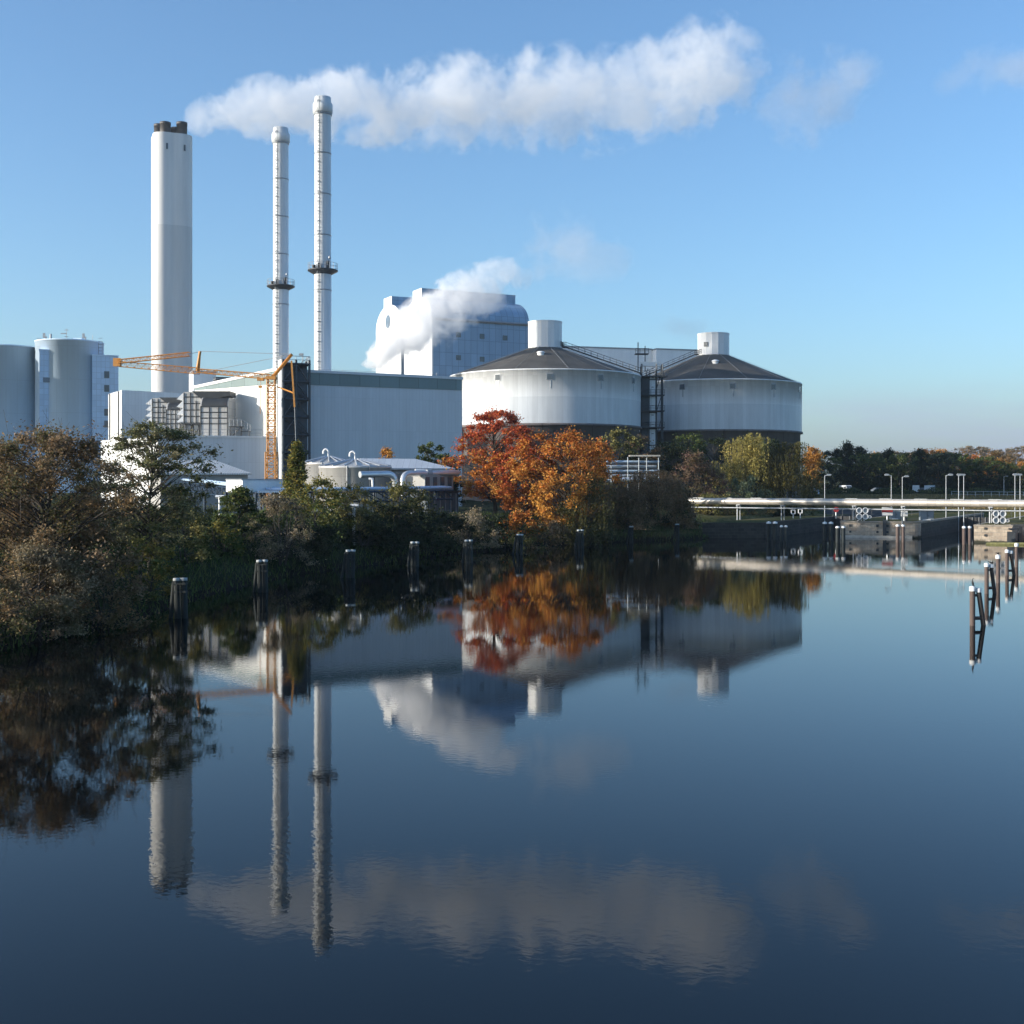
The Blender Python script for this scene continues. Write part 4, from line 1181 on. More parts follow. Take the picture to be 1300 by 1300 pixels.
# ------------------------------------------------------------------ boiler house
bh = thing('boiler_house', 'panelled boiler house, blue in shade, with two white barrel vaulted gables', 'building', (-20, 300, 3.7))
Nn = Vector((-20.0, 300.0)); Fe = Vector((4.4, 312.0))
ud = (Fe - Nn).normalized(); vd = Vector((-ud.y, ud.x))      # along the vault / across it, away from the river
Lb = (Fe - Nn).length
def bay_house(t0, t1, eave, rise, length, gname, side):
    wdt = t1 - t0
    n = 28
    arc = [(t0 + wdt * (1 - math.cos(PI * i / n)) / 2, eave + rise * math.sin(PI * i / n)) for i in range(n + 1)]
    prof = [(t0, 2.5)] + arc + [(t1, 2.5)]
    P = lambda s, t, z: (Nn.x + ud.x * s + vd.x * t, Nn.y + ud.y * s + vd.y * t, z)
    g = MB(); g.add([P(0, t, z) for t, z in prof], [tuple(range(len(prof)))][::1], [[(t, z) for t, z in prof]])
    g.add([P(-.35, t, z) for t, z in prof] + [P(0, t, z) for t, z in prof], [tuple(range(len(prof)))] + [(i, len(prof) + i, len(prof) + (i + 1) % len(prof), (i + 1) % len(prof)) for i in range(len(prof))],
          [[(t, z) for t, z in prof]] + [[(0, 0)] * 4] * len(prof))
    g.build('gable', 'boilergable', bh)
    w = MB(); w.add([P(length, t, z) for t, z in prof], [tuple(reversed(range(len(prof))))], [[(t, z) for t, z in reversed(prof)]])
    w.add([P(.0, t0, 2.5), P(length, t0, 2.5), P(length, t0, eave), P(.0, t0, eave)], [(0, 1, 2, 3)], [[(0, 2.5), (length, 2.5), (length, eave), (0, eave)]])
    w.add([P(.0, t1, 2.5), P(length, t1, 2.5), P(length, t1, eave), P(.0, t1, eave)], [(3, 2, 1, 0)], [[(0, eave), (length, eave), (length, 2.5), (0, 2.5)]])
    w.build('wall', 'boiler', bh)
    v = MB(); vs = [P(.0, t, z) for t, z in arc] + [P(length + .1, t, z) for t, z in arc]
    d = 0; uv = []; fs = []
    for i in range(n):
        dd = math.hypot(arc[i + 1][0] - arc[i][0], arc[i + 1][1] - arc[i][1])
        fs.append((i, n + 1 + i, n + 2 + i, i + 1)); uv.append([(0, eave + d), (length, eave + d), (length, eave + d + dd), (0, eave + d + dd)]); d += dd
    v.add(vs, fs, uv, True); vo = v.build('vault_roof', 'boiler', bh)
    tm = (t0 + t1) / 2; hw = 3.1; zt = eave + rise + 2.1
    for nm_, s0, s1, mt in (('roof_monitor', -.34, length - .6, 'boiler'),):
        q = [P(s0, tm - hw, 0), P(s1, tm - hw, 0), P(s1, tm + hw, 0), P(s0, tm + hw, 0)]
        MB().prism([a[:2] for a in q], eave + rise - 1.2, zt).build(nm_, mt, vo)
    q = [P(-.5, tm - hw, 0), P(-.36, tm - hw, 0), P(-.36, tm + hw, 0), P(-.5, tm + hw, 0)]
    MB().prism([a[:2] for a in q], eave + rise - 1.6, zt + .05).build('monitor_front', 'boilergable', vo)
    return P, eave, rise
P1, e1, r1 = bay_house(0, 19.6, 49.6, 6.2, Lb, 'gable', 0)
P2, e2, r2 = bay_house(22.0, 42.0, 50.6, 6.2, Lb * .8, 'gable', 1)
q = [P1(1.0, 19.6, 0), P1(Lb * .7, 19.6, 0), P1(Lb * .7, 22, 0), P1(1.0, 22, 0)]
MB().prism([a[:2] for a in q], 2.5, 50.2).build('link_wall', 'dark', bh)
def rnd_win(P, t, z):
    c = Vector(P(-.42, t, z)); m = MB(); vs = []
    for i in range(20):
        a = 2 * PI * i / 20
        vs.append(c + Vector((vd.x, vd.y, 0)) * (1.9 * math.cos(a)) + Vector((0, 0, 1)) * (1.9 * math.sin(a)))
    m.add(vs, [tuple(range(20))]); m.add([v - Vector((ud.x, ud.y, 0)) * .04 for v in vs], [tuple(range(20))])
    o = m.build('round_window', 'windowblue', bh)
rnd_win(P2, 32, e2 + 1.6)
rnd_win(P1, 9.8, e1 + 1.6)
m = MB(); a = P1(.2, -.25, e1 - .4); b = P1(Lb, -.25, e1 - .4)
m.beam(a, b, .55); m.build('eave_gutter', 'galv', bh)
for px, py in ((582, 425), (612, 427), (641, 429), (582, 454), (612, 456), (641, 458)):
    k = (px - 650) / F
    s = (k * Nn.y - Nn.x) / (ud.x - k * ud.y)
    p = P1(s, -.06, 0)
    MB().box((p[0], p[1], CAM_H + (608 - py) / F * p[1]), (1.25, .2, 1.25), math.atan2(ud.y, ud.x)).build('window', 'window', bh)

# ------------------------------------------------------------------ conveyor gallery behind the silos
cg = thing('conveyor_gallery', 'long white gallery block running behind the two round silos', 'building', (35, 335, 3.8))
C0 = Vector((12.0, 321.0)); cd = Vector((.962, .273)); cn = Vector((-cd.y, cd.x))
def cgbox(s0, s1, off, dep, top):
    a = C0 + cd * s0 - cn * off; b = C0 + cd * s1 - cn * off
    return MB().prism([tuple(a), tuple(b), tuple(b + cn * dep), tuple(a + cn * dep)], 3, top)
cgbox(0, 28, 0, 9, 44.4).build('wall', 'gallery', cg)
cgbox(28.05, 45.5, 3.0, 12, 44.2).build('wall', 'gallery', cg)
m = cgbox(-.15, 28.04, .15, 9.3, 44.75); m.V = [Vector((v.x, v.y, max(v.z, 44.41))) for v in m.V]; m.build('roof_edge', 'galv', cg)
m = cgbox(27.9, 45.65, 3.15, 12.3, 44.55); m.V = [Vector((v.x, v.y, max(v.z, 44.21))) for v in m.V]; m.build('roof_edge', 'galv', cg)
for px in (863.5, 873):
    k = (px - 650) / F; a = C0 - cn * 3.0
    s = (k * a.y - a.x) / (cd.x - k * cd.y); p = a + cd * s
    MB().box((p.x, p.y - .02, CAM_H + (608 - 460) / F * p.y), (1.9, .25, 1.0), math.atan2(cd.y, cd.x)).build('window', 'signwhite', cg)

# ------------------------------------------------------------------ round coal silos
def silo(cx, cy, r, zbot, zmid, zwall, zcone, rcap, zcap, label, winpx, winpy, stair_side, capwin):
    g = H(cx, cy)
    s = thing('round_silo', label, 'silo', (cx, cy, g), 'round silos')
    MB().lathe((cx, cy), [(r - .35, g - 1), (r - .35, zbot - .75), (r + .25, zbot - .7), (r + .25, zbot - .25), (r - .1, zbot - .2)], 128).build('plinth', 'plinth', s)
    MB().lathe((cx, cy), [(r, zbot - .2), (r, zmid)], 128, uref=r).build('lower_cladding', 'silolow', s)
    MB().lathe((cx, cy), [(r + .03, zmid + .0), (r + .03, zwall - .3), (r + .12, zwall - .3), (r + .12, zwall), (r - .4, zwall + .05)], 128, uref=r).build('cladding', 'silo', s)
    rf = MB().lathe((cx, cy), [(r - .05, zwall + .02), (r * .62, zwall + (zcone - zwall) * .45), (rcap + .4, zcone - .25), (rcap - .2, zcone)], 24, False).build('roof', 'siloroof', s)
    cp = MB().lathe((cx, cy), [(rcap, zcone - .6), (rcap, zcap - .25), (rcap + .08, zcap - .25), (rcap + .08, zcap), (rcap - .5, zcap + .02), (.01, zcap + .25)], 16, False, a0=R(8)).build('roof_turret', 'white', rf)
    for px, py in capwin:
        k = (px - 650) / F
        for a in [R(180 + j) for j in range(20, 160)]:
            x = cx + rcap * math.cos(a); y = cy + rcap * math.sin(a)
            if abs(x / y - k) < .0006:
                MB().box((x, y, CAM_H + (608 - py) / F * y), (.3, 1.0, 1.1), a).build('turret_window', 'window', cp); break
    d = math.hypot(cx, cy)
    for px, py in zip(winpx, winpy):
        k = (px - 650) / F; best = None
        for j in range(0, 1801):
            a = PI + j / 1800 * PI
            x = cx + (r + .05) * math.cos(a); y = cy + (r + .05) * math.sin(a)
            e = abs(x / y - k)
            if best is None or e < best[0]: best = (e, a, x, y)
        _, a, x, y = best
        wzz = CAM_H + (608 - py) / F * y
        w = MB().box((x, y, wzz), (.22, 1.15, 1.15), a).build('window', 'window', s)
        MB().box((x, y, wzz), (.16, 1.4, 1.4), a).build('frame', 'galv', w)
        MB().prism([(x + .03 * math.cos(a) + q * math.sin(a), y + .03 * math.sin(a) - q * math.cos(a)) for q in (-.3, -.1)] + [(x - .1 * math.cos(a), y - .1 * math.sin(a))], wzz - 2.4, wzz - .6).build('drip_stain', 'galv', w)
    # walkway down the roof slope
    a = stair_side
    dr = Vector((math.cos(a), math.sin(a), 0)); tn = Vector((-dr.y, dr.x, 0)); c = Vector((cx, cy, 0))
    p0 = c + dr * (rcap + .1) + Vector((0, 0, zcone + .15)); p1 = c + dr * (rcap + .9) + Vector((0, 0, zcone + .15))
    p2 = c + dr * (r + .4) + Vector((0, 0, zwall + .4))
    m = MB()
    for o in (-.45, .45):
        m.beam(p0 + tn * o, p1 + tn * o, .18); m.beam(p1 + tn * o, p2 + tn * o, .18)
    for k in range(40):
        q = p1.lerp(p2, k / 40); m.box((q.x, q.y, q.z), (.3, 1.0, .06), a)
    ob = m.build('roof_stair', 'dark', s)
    m = MB()
    for o in (-.5, .5):
        m.rail(p0 + tn * o, p1 + tn * o, 1.1, 2, .03); m.rail(p1 + tn * o, p2 + tn * o, 1.1, 12, .03)
    m.rail(p0 + tn * 2.2, p0 - tn * 2.2, 1.15, 4, .055)
    m.build('railing', 'dark', ob)
    # little white roof hatch
    a2 = R(-97); hr = r * .47
    hx, hy = cx + hr * math.cos(a2), cy + hr * math.sin(a2)
    zh = zwall + (zcone - zwall) * (r - hr) / (r - rcap)
    MB().lathe((hx, hy), [(.75, zh - .5), (.75, zh + .2)], 20).dome((hx, hy, zh + .2), .95, .42, 20).build('roof_hatch', 'signwhite', rf)
    # lightning wires down the cone
    m = MB()
    for k in range(12):
        b = 2 * PI * k / 12 + .2
        m.tube([(cx + rcap * math.cos(b), cy + rcap * math.sin(b), zcone + .1), (cx + r * math.cos(b), cy + r * math.sin(b), zwall + .12)], .03, 3, False, False)
    m.build('lightning_wire', 'railing', rf)
    return s
silo(7.45, 266, 21.4, 20.3, 25.6, 31.4, 37.9, 3.85, 43.8, 'nearer round white silo with a dark cone roof, left of the conveyor tower', (632, 698, 762.5, 804), (479, 478, 479.5, 483), R(-12), ())
silo(50.1, 294, 21.4, 20.2, 25.9, 31.7, 39.2, 3.9, 44.6, 'farther round white silo with a dark cone roof, right of the conveyor tower', (866, 930, 982, 1015), (491, 490, 491, 494), R(180 + 12), ((897, 437),))

# conveyor and stair tower between the silos
ct = thing('conveyor_tower', 'narrow dark steel tower with a white shaft between the round silos', 'stair tower', (31.6, 266.5, 3.6))
tx, ty = 31.7, 266.5
MB().box((tx - 1.6, ty + 1, 17.5), (1.5, 2.0, 28)).build('shade_core', 'tower', ct)  # dark box stands in for the shade left of the white shaft
MB().box((tx + .0, ty + .6, 17.0), (1.45, 1.2, 29)).build('white_shaft', 'silo', ct)
m = MB()
for k in range(15):
    m.box((tx, ty - .03, 4 + 2.1 * k), (.5, .1, .12))
for sx in (-.74, .74):
    m.beam((tx + sx, ty - .02, 3), (tx + sx, ty - .02, 33), .14)
for k in range(8):
    m.beam((tx - .75, ty - .03, 5 + 3.7 * k), (tx + .75, ty - .03, 5 + 3.7 * k), .16)
m.build('shaft_ribs', 'dark', ct)
m = MB()
for dx, dy in ((.9, .2), (2.3, .2), (2.3, 2.4), (-2.4, .2), (-2.4, 2.4)):
    m.beam((tx + dx, ty + dy, 3), (tx + dx, ty + dy, 34.5), .22)
for k in range(5):
    z0 = 8 + 5.2 * k
    m.beam((tx - 2.4, ty + .2, z0), (tx - 1.0, ty + .2, z0 + 4.6), .12); m.beam((tx + .9, ty + .2, z0), (tx + 2.3, ty + .2, z0 + 4.6), .12)
m.build('frame', 'tower', ct)
for k, py in enumerate((478, 502, 522, 543)):
    zz = wz(py, ty)
    p = MB().box((tx, ty + .4, zz), (5.2 if k else 6.6, 2.8, .25)).build('platform', 'dark', ct)
    MB().rail((tx - 2.6, ty - .95, zz + .12), (tx + 2.6, ty - .95, zz + .12), 1.1, 5, .04).build('railing', 'dark', p)
for zz, w in ((36.9, 3.0), ):
    p = MB().box((tx - 2.2, ty + 2.4, zz), (w, 2, .2)).build('platform', 'dark', ct)
    MB().rail((tx - 2.2 - w / 2, ty + 1.4, zz + .1), (tx - 2.2 + w / 2, ty + 1.4, zz + .1), 1.1, 3, .05).build('railing', 'dark', p)
m = MB(); m.beam((tx - 3.0, ty + 2.5, 33), (tx - 3.0, ty + 2.5, 39.6), .16); m.beam((tx - 1.4, ty + 2.5, 33), (tx - 1.4, ty + 2.5, 38.8), .14)
m.build('mast', 'dark', ct)
MB().box((tx - .2, ty + 2, 34.6), (4.6, 1.2, 1.0)).build('conveyor_head', 'white', ct)
# ------------------------------------------------------------------ sheds, tanks and pipes on the bank
def shed(name, label, px0, px1, Y0, Y1, zev, zrd, dep, hip, wallmat, roofmat):
    a = Vector(((px0 - 650) / F * Y0, Y0)); b = Vector(((px1 - 650) / F * Y1, Y1))
    d = (b - a).normalized(); nn = Vector((-d.y, d.x))
    c0 = a.lerp(b, .5)
    r = thing(name, label, 'shed', (c0.x, c0.y, H(c0.x, c0.y)))
    MB().prism([tuple(a + d * .5 + nn * .5), tuple(b - d * .5 + nn * .5), tuple(b - d * .5 + nn * (dep - .5)), tuple(a + d * .5 + nn * (dep - .5))], 2.8, zev - .02).build('wall', wallmat, r)
    m = MB()
    e = [(*a, zev), (*b, zev), (*(b + nn * dep), zev), (*(a + nn * dep), zev)]
    rd0 = a + nn * dep / 2 + d * .01; rd1 = b + nn * dep / 2 - d * hip
    v = e + [(*rd0, zrd), (*rd1, zrd)]
    th = [(x, y, z - .22) for x, y, z in e]
    m.add(v, [(0, 1, 5, 4), (1, 2, 5), (2, 3, 4, 5), (3, 0, 4)])
    m.add(e + th, [(0, 4, 5, 1), (1, 5, 6, 2), (2, 6, 7, 3), (3, 7, 4, 0), (4, 7, 6, 5)])
    # panel direction: ridge to eave
    m.build('roof', roofmat, r)
    return r
shed('corrugated_shed', 'low shed with pale corrugated hipped roof in front of the low block', 200, 320, 164, 170, 9.3, 11.2, 9.0, 4.2, 'greywall', 'corr')
cb = thing('flat_roof_hut', 'small white flat roofed hut below the yellow crane', 'hut', (-30, 140, 3.5))
h0 = W(308, 600, 139); h1 = W(358, 600, 143); h3 = W(287, 600, 146)
a = Vector((h0.x, h0.y)); b = Vector((h1.x, h1.y)); d3 = Vector((h3.x, h3.y))
MB().prism([tuple(a), tuple(b), tuple(b + d3 - a), tuple(d3)], 6.9, 8.35).build('wall', 'white', cb)
m = MB(); m.prism([tuple(a + Vector((-.1, -.12))), tuple(b + Vector((.1, -.1))), tuple(b + d3 - a + Vector((.1, .1))), tuple(d3 + Vector((-.1, .1)))], 8.36, 8.5)
m.build('roof_edge', 'galv', cb)
m = MB()
for p in (a, b, d3, b + d3 - a): m.beam((p.x, p.y, 3), (p.x, p.y, 6.9), .3)
m.build('stilts', 'bluesteel', cb)
c = W(352, 622, 138)
cr = thing('loading_canopy', 'thin pale blue canopy roof just right of the white hut', 'canopy', (c.x, c.y, 3.4))
MB().box((c.x + .2, c.y + 1.5, 7.0), (5.6, 4.5, .22), R(12)).build('roof', 'bluepipe', cr)
m = MB()
for dx, dy in ((-2.4, -.5), (2.5, .5), (-2.6, 3.2), (2.2, 3.5)): m.beam((c.x + dx, c.y + dy, 3), (c.x + dx, c.y + dy, 6.9), .2)
m.build('post', 'bluesteel', cr)

def tank(px, Y, r, ztop, label):
    x = (px - 650) / F * Y
    t = thing('steel_tank', label, 'tank', at((x, Y)), 'stainless tanks')
    z0 = H(x, Y)
    MB().lathe((x, Y), [(r, z0 - .5), (r, ztop - .35), (r + .08, ztop - .3), (r + .08, ztop), (r - .2, ztop + .03)], 64, uref=r).build('shell', 'stainless', t)
    rf = MB().lathe((x, Y), [(r - .05, ztop), (.5, ztop + .85), (.01, ztop + .9)], 48).build('roof', 'stainless', t)
    m = MB()
    for k in range(18):
        a = 2 * PI * k / 18
        m.tube([(x + r * math.cos(a), y_ := Y + r * math.sin(a), ztop + .08), (x + .5 * math.cos(a), Y + .5 * math.sin(a), ztop + .96)], .09, 4, True, False)
    m.build('roof_rib', 'pipesilver', t)
    pts = [(x, Y, ztop + .8), (x, Y, ztop + 1.6)] + [(x + .38 * (-1 + math.cos(b)), Y, ztop + 1.6 + .42 * math.sin(b)) for b in [PI * i / 8 for i in range(9)]] + [(x - .76, Y, ztop + 1.35)]
    MB().tube(pts, .14, 8).build('gooseneck_vent', 'signwhite', t)
    m = MB()
    for a in (R(-95), R(-60)):
        m.beam((x + (r + .1) * math.cos(a), Y + (r + .1) * math.sin(a), 3.5), (x + (r + .1) * math.cos(a), Y + (r + .1) * math.sin(a), ztop), .1)
    m.build('downpipe', 'galv', t)
tank(451, 163, 4.95, 10.25, 'larger ribbed stainless steel tank in front with a gooseneck vent')
tank(417, 176, 3.9, 10.9, 'smaller stainless steel tank behind the larger one')

ws = shed('white_roof_shed', 'low shed with white ribbed roof between the stainless tank and the red maple', 468, 578, 172, 178, 10.1, 11.55, 7.5, 5.0, 'greywall', 'roofwhite')
p0, p1 = W(500, 600, 171), W(573, 600, 175.2)
m = MB()
for k in range(4):
    p = p0.lerp(p1, (k + .5) / 4); m.box((p.x, p.y + .1, 8.2), (1.2, .25, 2.2), R(10))
m.build('window', 'window', ws)
ps = thing('pump_house', 'dark brick pump house with pale window bars left of the red maple', 'building', (-13.5, 162, 3.6))
q0 = W(541, 600, 158); q1 = W(582, 600, 163)
d = Vector((q1.x - q0.x, q1.y - q0.y)).normalized(); nn = Vector((-d.y, d.x)); a = Vector((q0.x, q0.y)); b = Vector((q1.x, q1.y))
MB().prism([tuple(a), tuple(b), tuple(b + nn * 5), tuple(a + nn * 5)], 3, 6.6).build('wall', 'towerback', ps)
MB().prism([tuple(a - d * .3 - nn * .3), tuple(b + d * .3 - nn * .3), tuple(b + nn * 5.2 + d * .3), tuple(a + nn * 5.2 - d * .3)], 6.61, 6.85).build('roof', 'dark', ps)
m = MB()
for k in range(6):
    p = a.lerp(b, (k + .5) / 6) - nn * .05
    m.beam((p.x, p.y, 3.6), (p.x, p.y, 6.5), .12)
m.build('frame', 'galv', ps)
MB().prism([tuple(a + nn * .6 + d * .4), tuple(b + nn * .6 - d * .4), tuple(b + nn * 4 - d * .4), tuple(a + nn * 4 + d * .4)], 6.86, 9.1).build('upper_wall', 'greywall', ps)
m = MB()
for k in range(4):
    p = a.lerp(b, (k + .6) / 4.4) + nn * .58
    m.box((p.x, p.y, 8.0), (.75, .12, 1.5), math.atan2(d.y, d.x))
m.build('window', 'window', ps)

def pipe(name, label, pts, r, mat, flanges=(), stand=None, group=None):
    p = Vector(pts[0])
    t = thing(name, label, 'pipe', (p.x, p.y, p.z - r), group)
    # round the corners
    q = [Vector(pts[0])]
    for i in range(1, len(pts) - 1):
        a, b, c = Vector(pts[i - 1]), Vector(pts[i]), Vector(pts[i + 1])
        k = min(r * 3.2, (b - a).length * .45, (c - b).length * .45)
        s = b + (a - b).normalized() * k; e = b + (c - b).normalized() * k
        for j in range(7):
            u = j / 6; q.append(s.lerp(b, u).lerp(b.lerp(e, u), u))
    q.append(Vector(pts[-1]))
    MB().tube(q, r, 14).build('jacket', mat, t)
    for f in flanges:
        a, b = Vector(pts[f[0]]), Vector(pts[f[0] + 1]); c = a.lerp(b, f[1]); d = (b - a).normalized()
        MB().tube([c - d * .35, c + d * .35], r * 1.35, 14).build('flange', 'galv', t)
    if stand:
        m = MB()
        for f in stand:
            a, b = Vector(pts[f[0]]), Vector(pts[f[0] + 1]); c = a.lerp(b, f[1])
            m.beam((c.x, c.y, 3), (c.x, c.y, c.z - r * .8), .18)
        m.build('stand', 'dark', t)
    return t
PG = 'silver pipes before the stainless tank'
e = lambda px, py, Y: tuple(W(px, py, Y))
pipe('silver_pipe', 'thick silver pipe with a bend down, in front of the stainless tank', [e(457, 602.5, 150), e(501, 601.5, 153), e(503, 628, 153)], .42, 'pipesilver', stand=[(0, .4)], group=PG)
pipe('silver_pipe', 'second silver pipe bending down, running right to the red maple', [e(512, 629, 157), e(511, 601, 157), e(540, 601, 160), e(582, 600.5, 163)], .40, 'pipesilver', [(2, .1)], [(2, .5)], group=PG)
pipe('silver_pipe', 'thin white pipe with elbow between the tank and the thick silver pipe', [e(468, 608, 149), e(473, 608, 149), e(473.5, 622, 149)], .16, 'signwhite', group=PG)
pipe('silver_pipe', 'short bright pipe section on top of the second silver pipe', [e(527, 597.5, 160), e(541, 597.5, 160.5), e(541.5, 603, 161)], .22, 'signwhite', stand=[(0, .2)], group=PG)

# pipe gantry along the bank
gp = [Vector((-46, 166, 8.1)), Vector((-34.5, 149, 7.3)), Vector((-28.5, 141, 6.95)), Vector((-21.5, 141, 6.9)), Vector((-14.5, 146, 6.95)), Vector((-8.5, 157, 7.0))]
gt = thing('pipe_gantry', 'dark blue lattice gantry carrying pale pipes along the bank behind the shrubs', 'pipe gantry', (gp[2].x, gp[2].y, 3.5))
m = MB(); mp = MB()
for a, b in zip(gp[:-1], gp[1:]):
    d = (b - a).normalized(); t = Vector((-d.y, d.x, 0)).normalized()
    n_ = max(2, int((b - a).length / 1.8))
    for s in (-.8, .8):
        for dz in (0, -1.15):
            m.beam(a + t * s + Vector((0, 0, dz)), b + t * s + Vector((0, 0, dz)), .16)
        for k in range(n_):
            p, q = a.lerp(b, k / n_) + t * s, a.lerp(b, (k + 1) / n_) + t * s
            m.beam(p, q + Vector((0, 0, -1.15)), .1); m.beam(p, p + Vector((0, 0, -1.15)), .1)
m.build('truss', 'bluesteel', gt)
for off, dz, r_, mt in ((-.45, .18, .17, 'bluepipe'), (.05, .16, .15, 'pipesilver'), (.5, .2, .2, 'bluepipe')):
    q = []
    for i, p in enumerate(gp):
        d = (gp[min(i + 1, len(gp) - 1)] - gp[max(i - 1, 0)]).normalized(); t = Vector((-d.y, d.x, 0)).normalized()
        q.append(p + t * off + Vector((0, 0, dz + r_)))
    MB().tube(q, r_, 8).build('pipe', mt, gt)
for i, f in ((0, .3), (0, .95), (1, .8), (2, .7), (3, .6), (4, .5)):
    p = gp[i].lerp(gp[i + 1], f); z = H(p.x, p.y)
    m = MB()
    for s in (-.7, .7):
        m.beam((p.x + s, p.y, z - .3), (p.x + s, p.y, p.z - 1.1), .26)
    m.beam((p.x - .7, p.y, z + .4), (p.x + .7, p.y, p.z - 1.3), .12)
    m.build('post', 'bluesteel', gt)
# white hydrant like post and fence posts showing among the shrubs
for px, py, Y, lab in ((279, 634, 138, 'white T shaped vent pipe under the blue gantry'), (449, 646, 122, 'white vent pipe showing among the grey green shrub')):
    v = W(px, py, Y); z = H(v.x, v.y)
    t = thing('vent_pipe', lab, 'vent pipe', (v.x, v.y, z))
    MB().tube([(v.x, v.y, z - .2), (v.x, v.y, v.z + .3)], .16, 8).build('riser', 'signwhite', t)
    MB().beam((v.x - .5, v.y, v.z + .3), (v.x + .5, v.y, v.z + .3), .28).build('tee', 'signwhite', t)

# rack of silver pipes right of the orange trees
rk = W(808, 600, 184)
rt = thing('pipe_rack', 'steel rack of stacked silver pipes with a thin roof behind the tan bush', 'pipe rack', (rk.x, rk.y, H(rk.x, rk.y)))
x0 = (770 - 650) / F * 184; x1 = (838 - 650) / F * 184
for k in range(5):
    z = 11.2 - .72 * k
    m = MB()
    for j in range(2): m.tube([(x0, 184 + .7 * j, z - .1 * j), (x1 - .5 * (k % 2), 184.6 + .7 * j, z - .1 * j)], .17 + .04 * (k % 2), 8)
    m.build('pipe', 'pipesilver' if k % 2 else 'bluepipe', rt)
for px in (776, 797, 811, 821, 836):
    x = (px - 650) / F * 183.7
    MB().beam((x, 183.6, 3), (x, 183.6, 11.9), .12).build('post', 'cabinet', rt)
MB().box(((800 + 837 - 1300) / 2 / F * 184, 184.5, 12.1), (4.7, 2.4, .22)).build('roof', 'pipewrap', rt)
m = MB()
for k in range(5): m.beam((x0, 183.4, 10.8 - .72 * k), (x1, 183.9, 10.8 - .72 * k), .1)
m.build('rail', 'dark', rt)
MB().tube([(x0 + 1, 183.2, 8.4), (x1 - 2, 183.5, 8.5)], .35, 10).build('main_pipe', 'pipesilver', rt)

# ------------------------------------------------------------------ crane
def lattice(m, p, q, w, n, rc=.07, rb=.045, w1=None):
    p = Vector(p); q = Vector(q); w1 = w if w1 is None else w1
    d = (q - p).normalized(); s = d.cross(Vector((0, 0, 1)))
    if s.length < .1: s = Vector((1, 0, 0))
    s.normalize(); t = s.cross(d)
    C = [(-1, -1), (1, -1), (1, 1), (-1, 1)]
    P = lambda k, c: p.lerp(q, k / n) + (s * c[0] + t * c[1]) * ((w + (w1 - w) * k / n) / 2)
    for c in C: m.beam(P(0, c), P(n, c), rc * 2)
    for k in range(n):
        for i in range(4):
            a, b = C[i], C[(i + 1) % 4]
            if k % 2: a, b = b, a
            m.beam(P(k, a), P(k + 1, b), rb * 2); m.beam(P(k, a), P(k, b), rb * 2)
CY = 184.0
cw = lambda px, py, dy=0: W(px, py, CY + dy)
base = W(344.5, 608, CY)
cr = thing('tower_crane', 'yellow orange folding tower crane with lattice mast and folded jib', 'crane', (base.x, base.y, H(base.x, base.y)))
zt = cw(344, 482).z; zb = H(base.x, base.y)
m = MB(); lattice(m, (base.x, base.y, zb), (base.x, base.y, zb + (zt - zb) * .45), 1.55, 9, .07, .045); m.build('lower_mast', 'orange', cr)
m = MB(); lattice(m, (base.x, base.y, zb + (zt - zb) * .42), (base.x, base.y, zt), 1.15, 13, .06, .038); m.build('upper_mast', 'orange', cr)
MB().box((base.x, base.y, zt + .25), (1.5, 1.3, .5)).build('mast_head', 'orange', cr)
m = MB(); lattice(m, cw(343, 478.5), cw(250, 470.5, 2), .75, 22, .045, .024, .6); m.build('jib', 'orange', cr)
m = MB(); lattice(m, cw(252, 471, 2), cw(150, 462, 4), .95, 22, .035, .02, .8); m.build('outer_jib', 'orange', cr)
m = MB(); lattice(m, cw(150, 459, 3.5), cw(241, 449.5, 2), .6, 20, .035, .022, .6); m.build('folded_jib', 'orange', cr)
m = MB(); m.box(tuple(cw(149, 460, 3.8)), (1.1, .9, 1.3)); m.beam(cw(147, 456, 3.8), cw(147, 464, 3.8), .2); m.build('jib_knuckle', 'orange', cr)
m = MB(); m.beam(cw(250, 471, 2), cw(254, 446, 2), .32); m.beam(cw(252.5, 471, 2), cw(254, 446, 2), .22); m.build('jib_strut', 'orange', cr)
m = MB(); m.beam(cw(346, 480), cw(370.5, 450, -2), .38); m.beam(cw(349, 474), cw(370, 449.5, -2), .3); m.beam(cw(358, 465.5, -1), cw(345, 477.5), .2); m.build('back_strut', 'orange', cr)
m = MB(); m.beam(cw(370, 458, -2), cw(374, 517, -2.5), .26); m.beam(cw(352, 491), cw(373, 499, -2.4), .16); m.build('hanging_strut', 'orange', cr)
m = MB()
for a_, b_ in ((cw(254, 446, 2), cw(370, 449.5, -2)), (cw(254, 446, 2), cw(241, 449.5, 2)), (cw(370, 450, -2), cw(270, 470, 1.5)), (cw(374, 517, -2.5), cw(376, 575, -2.5))):
    m.tube([a_, b_], .045, 5)
m.build('rope', 'railing', cr)
m = MB()
q = cw(331, 481.5); m.box(tuple(q), (1.0, .7, .45)); m.tube([q, cw(331, 492)], .03, 4); q = cw(330.5, 491); m.box(tuple(q), (.55, .3, .35)); m.tube([q, cw(330.5, 525)], .045, 4)
m.build('trolley_hook', 'orange', cr)

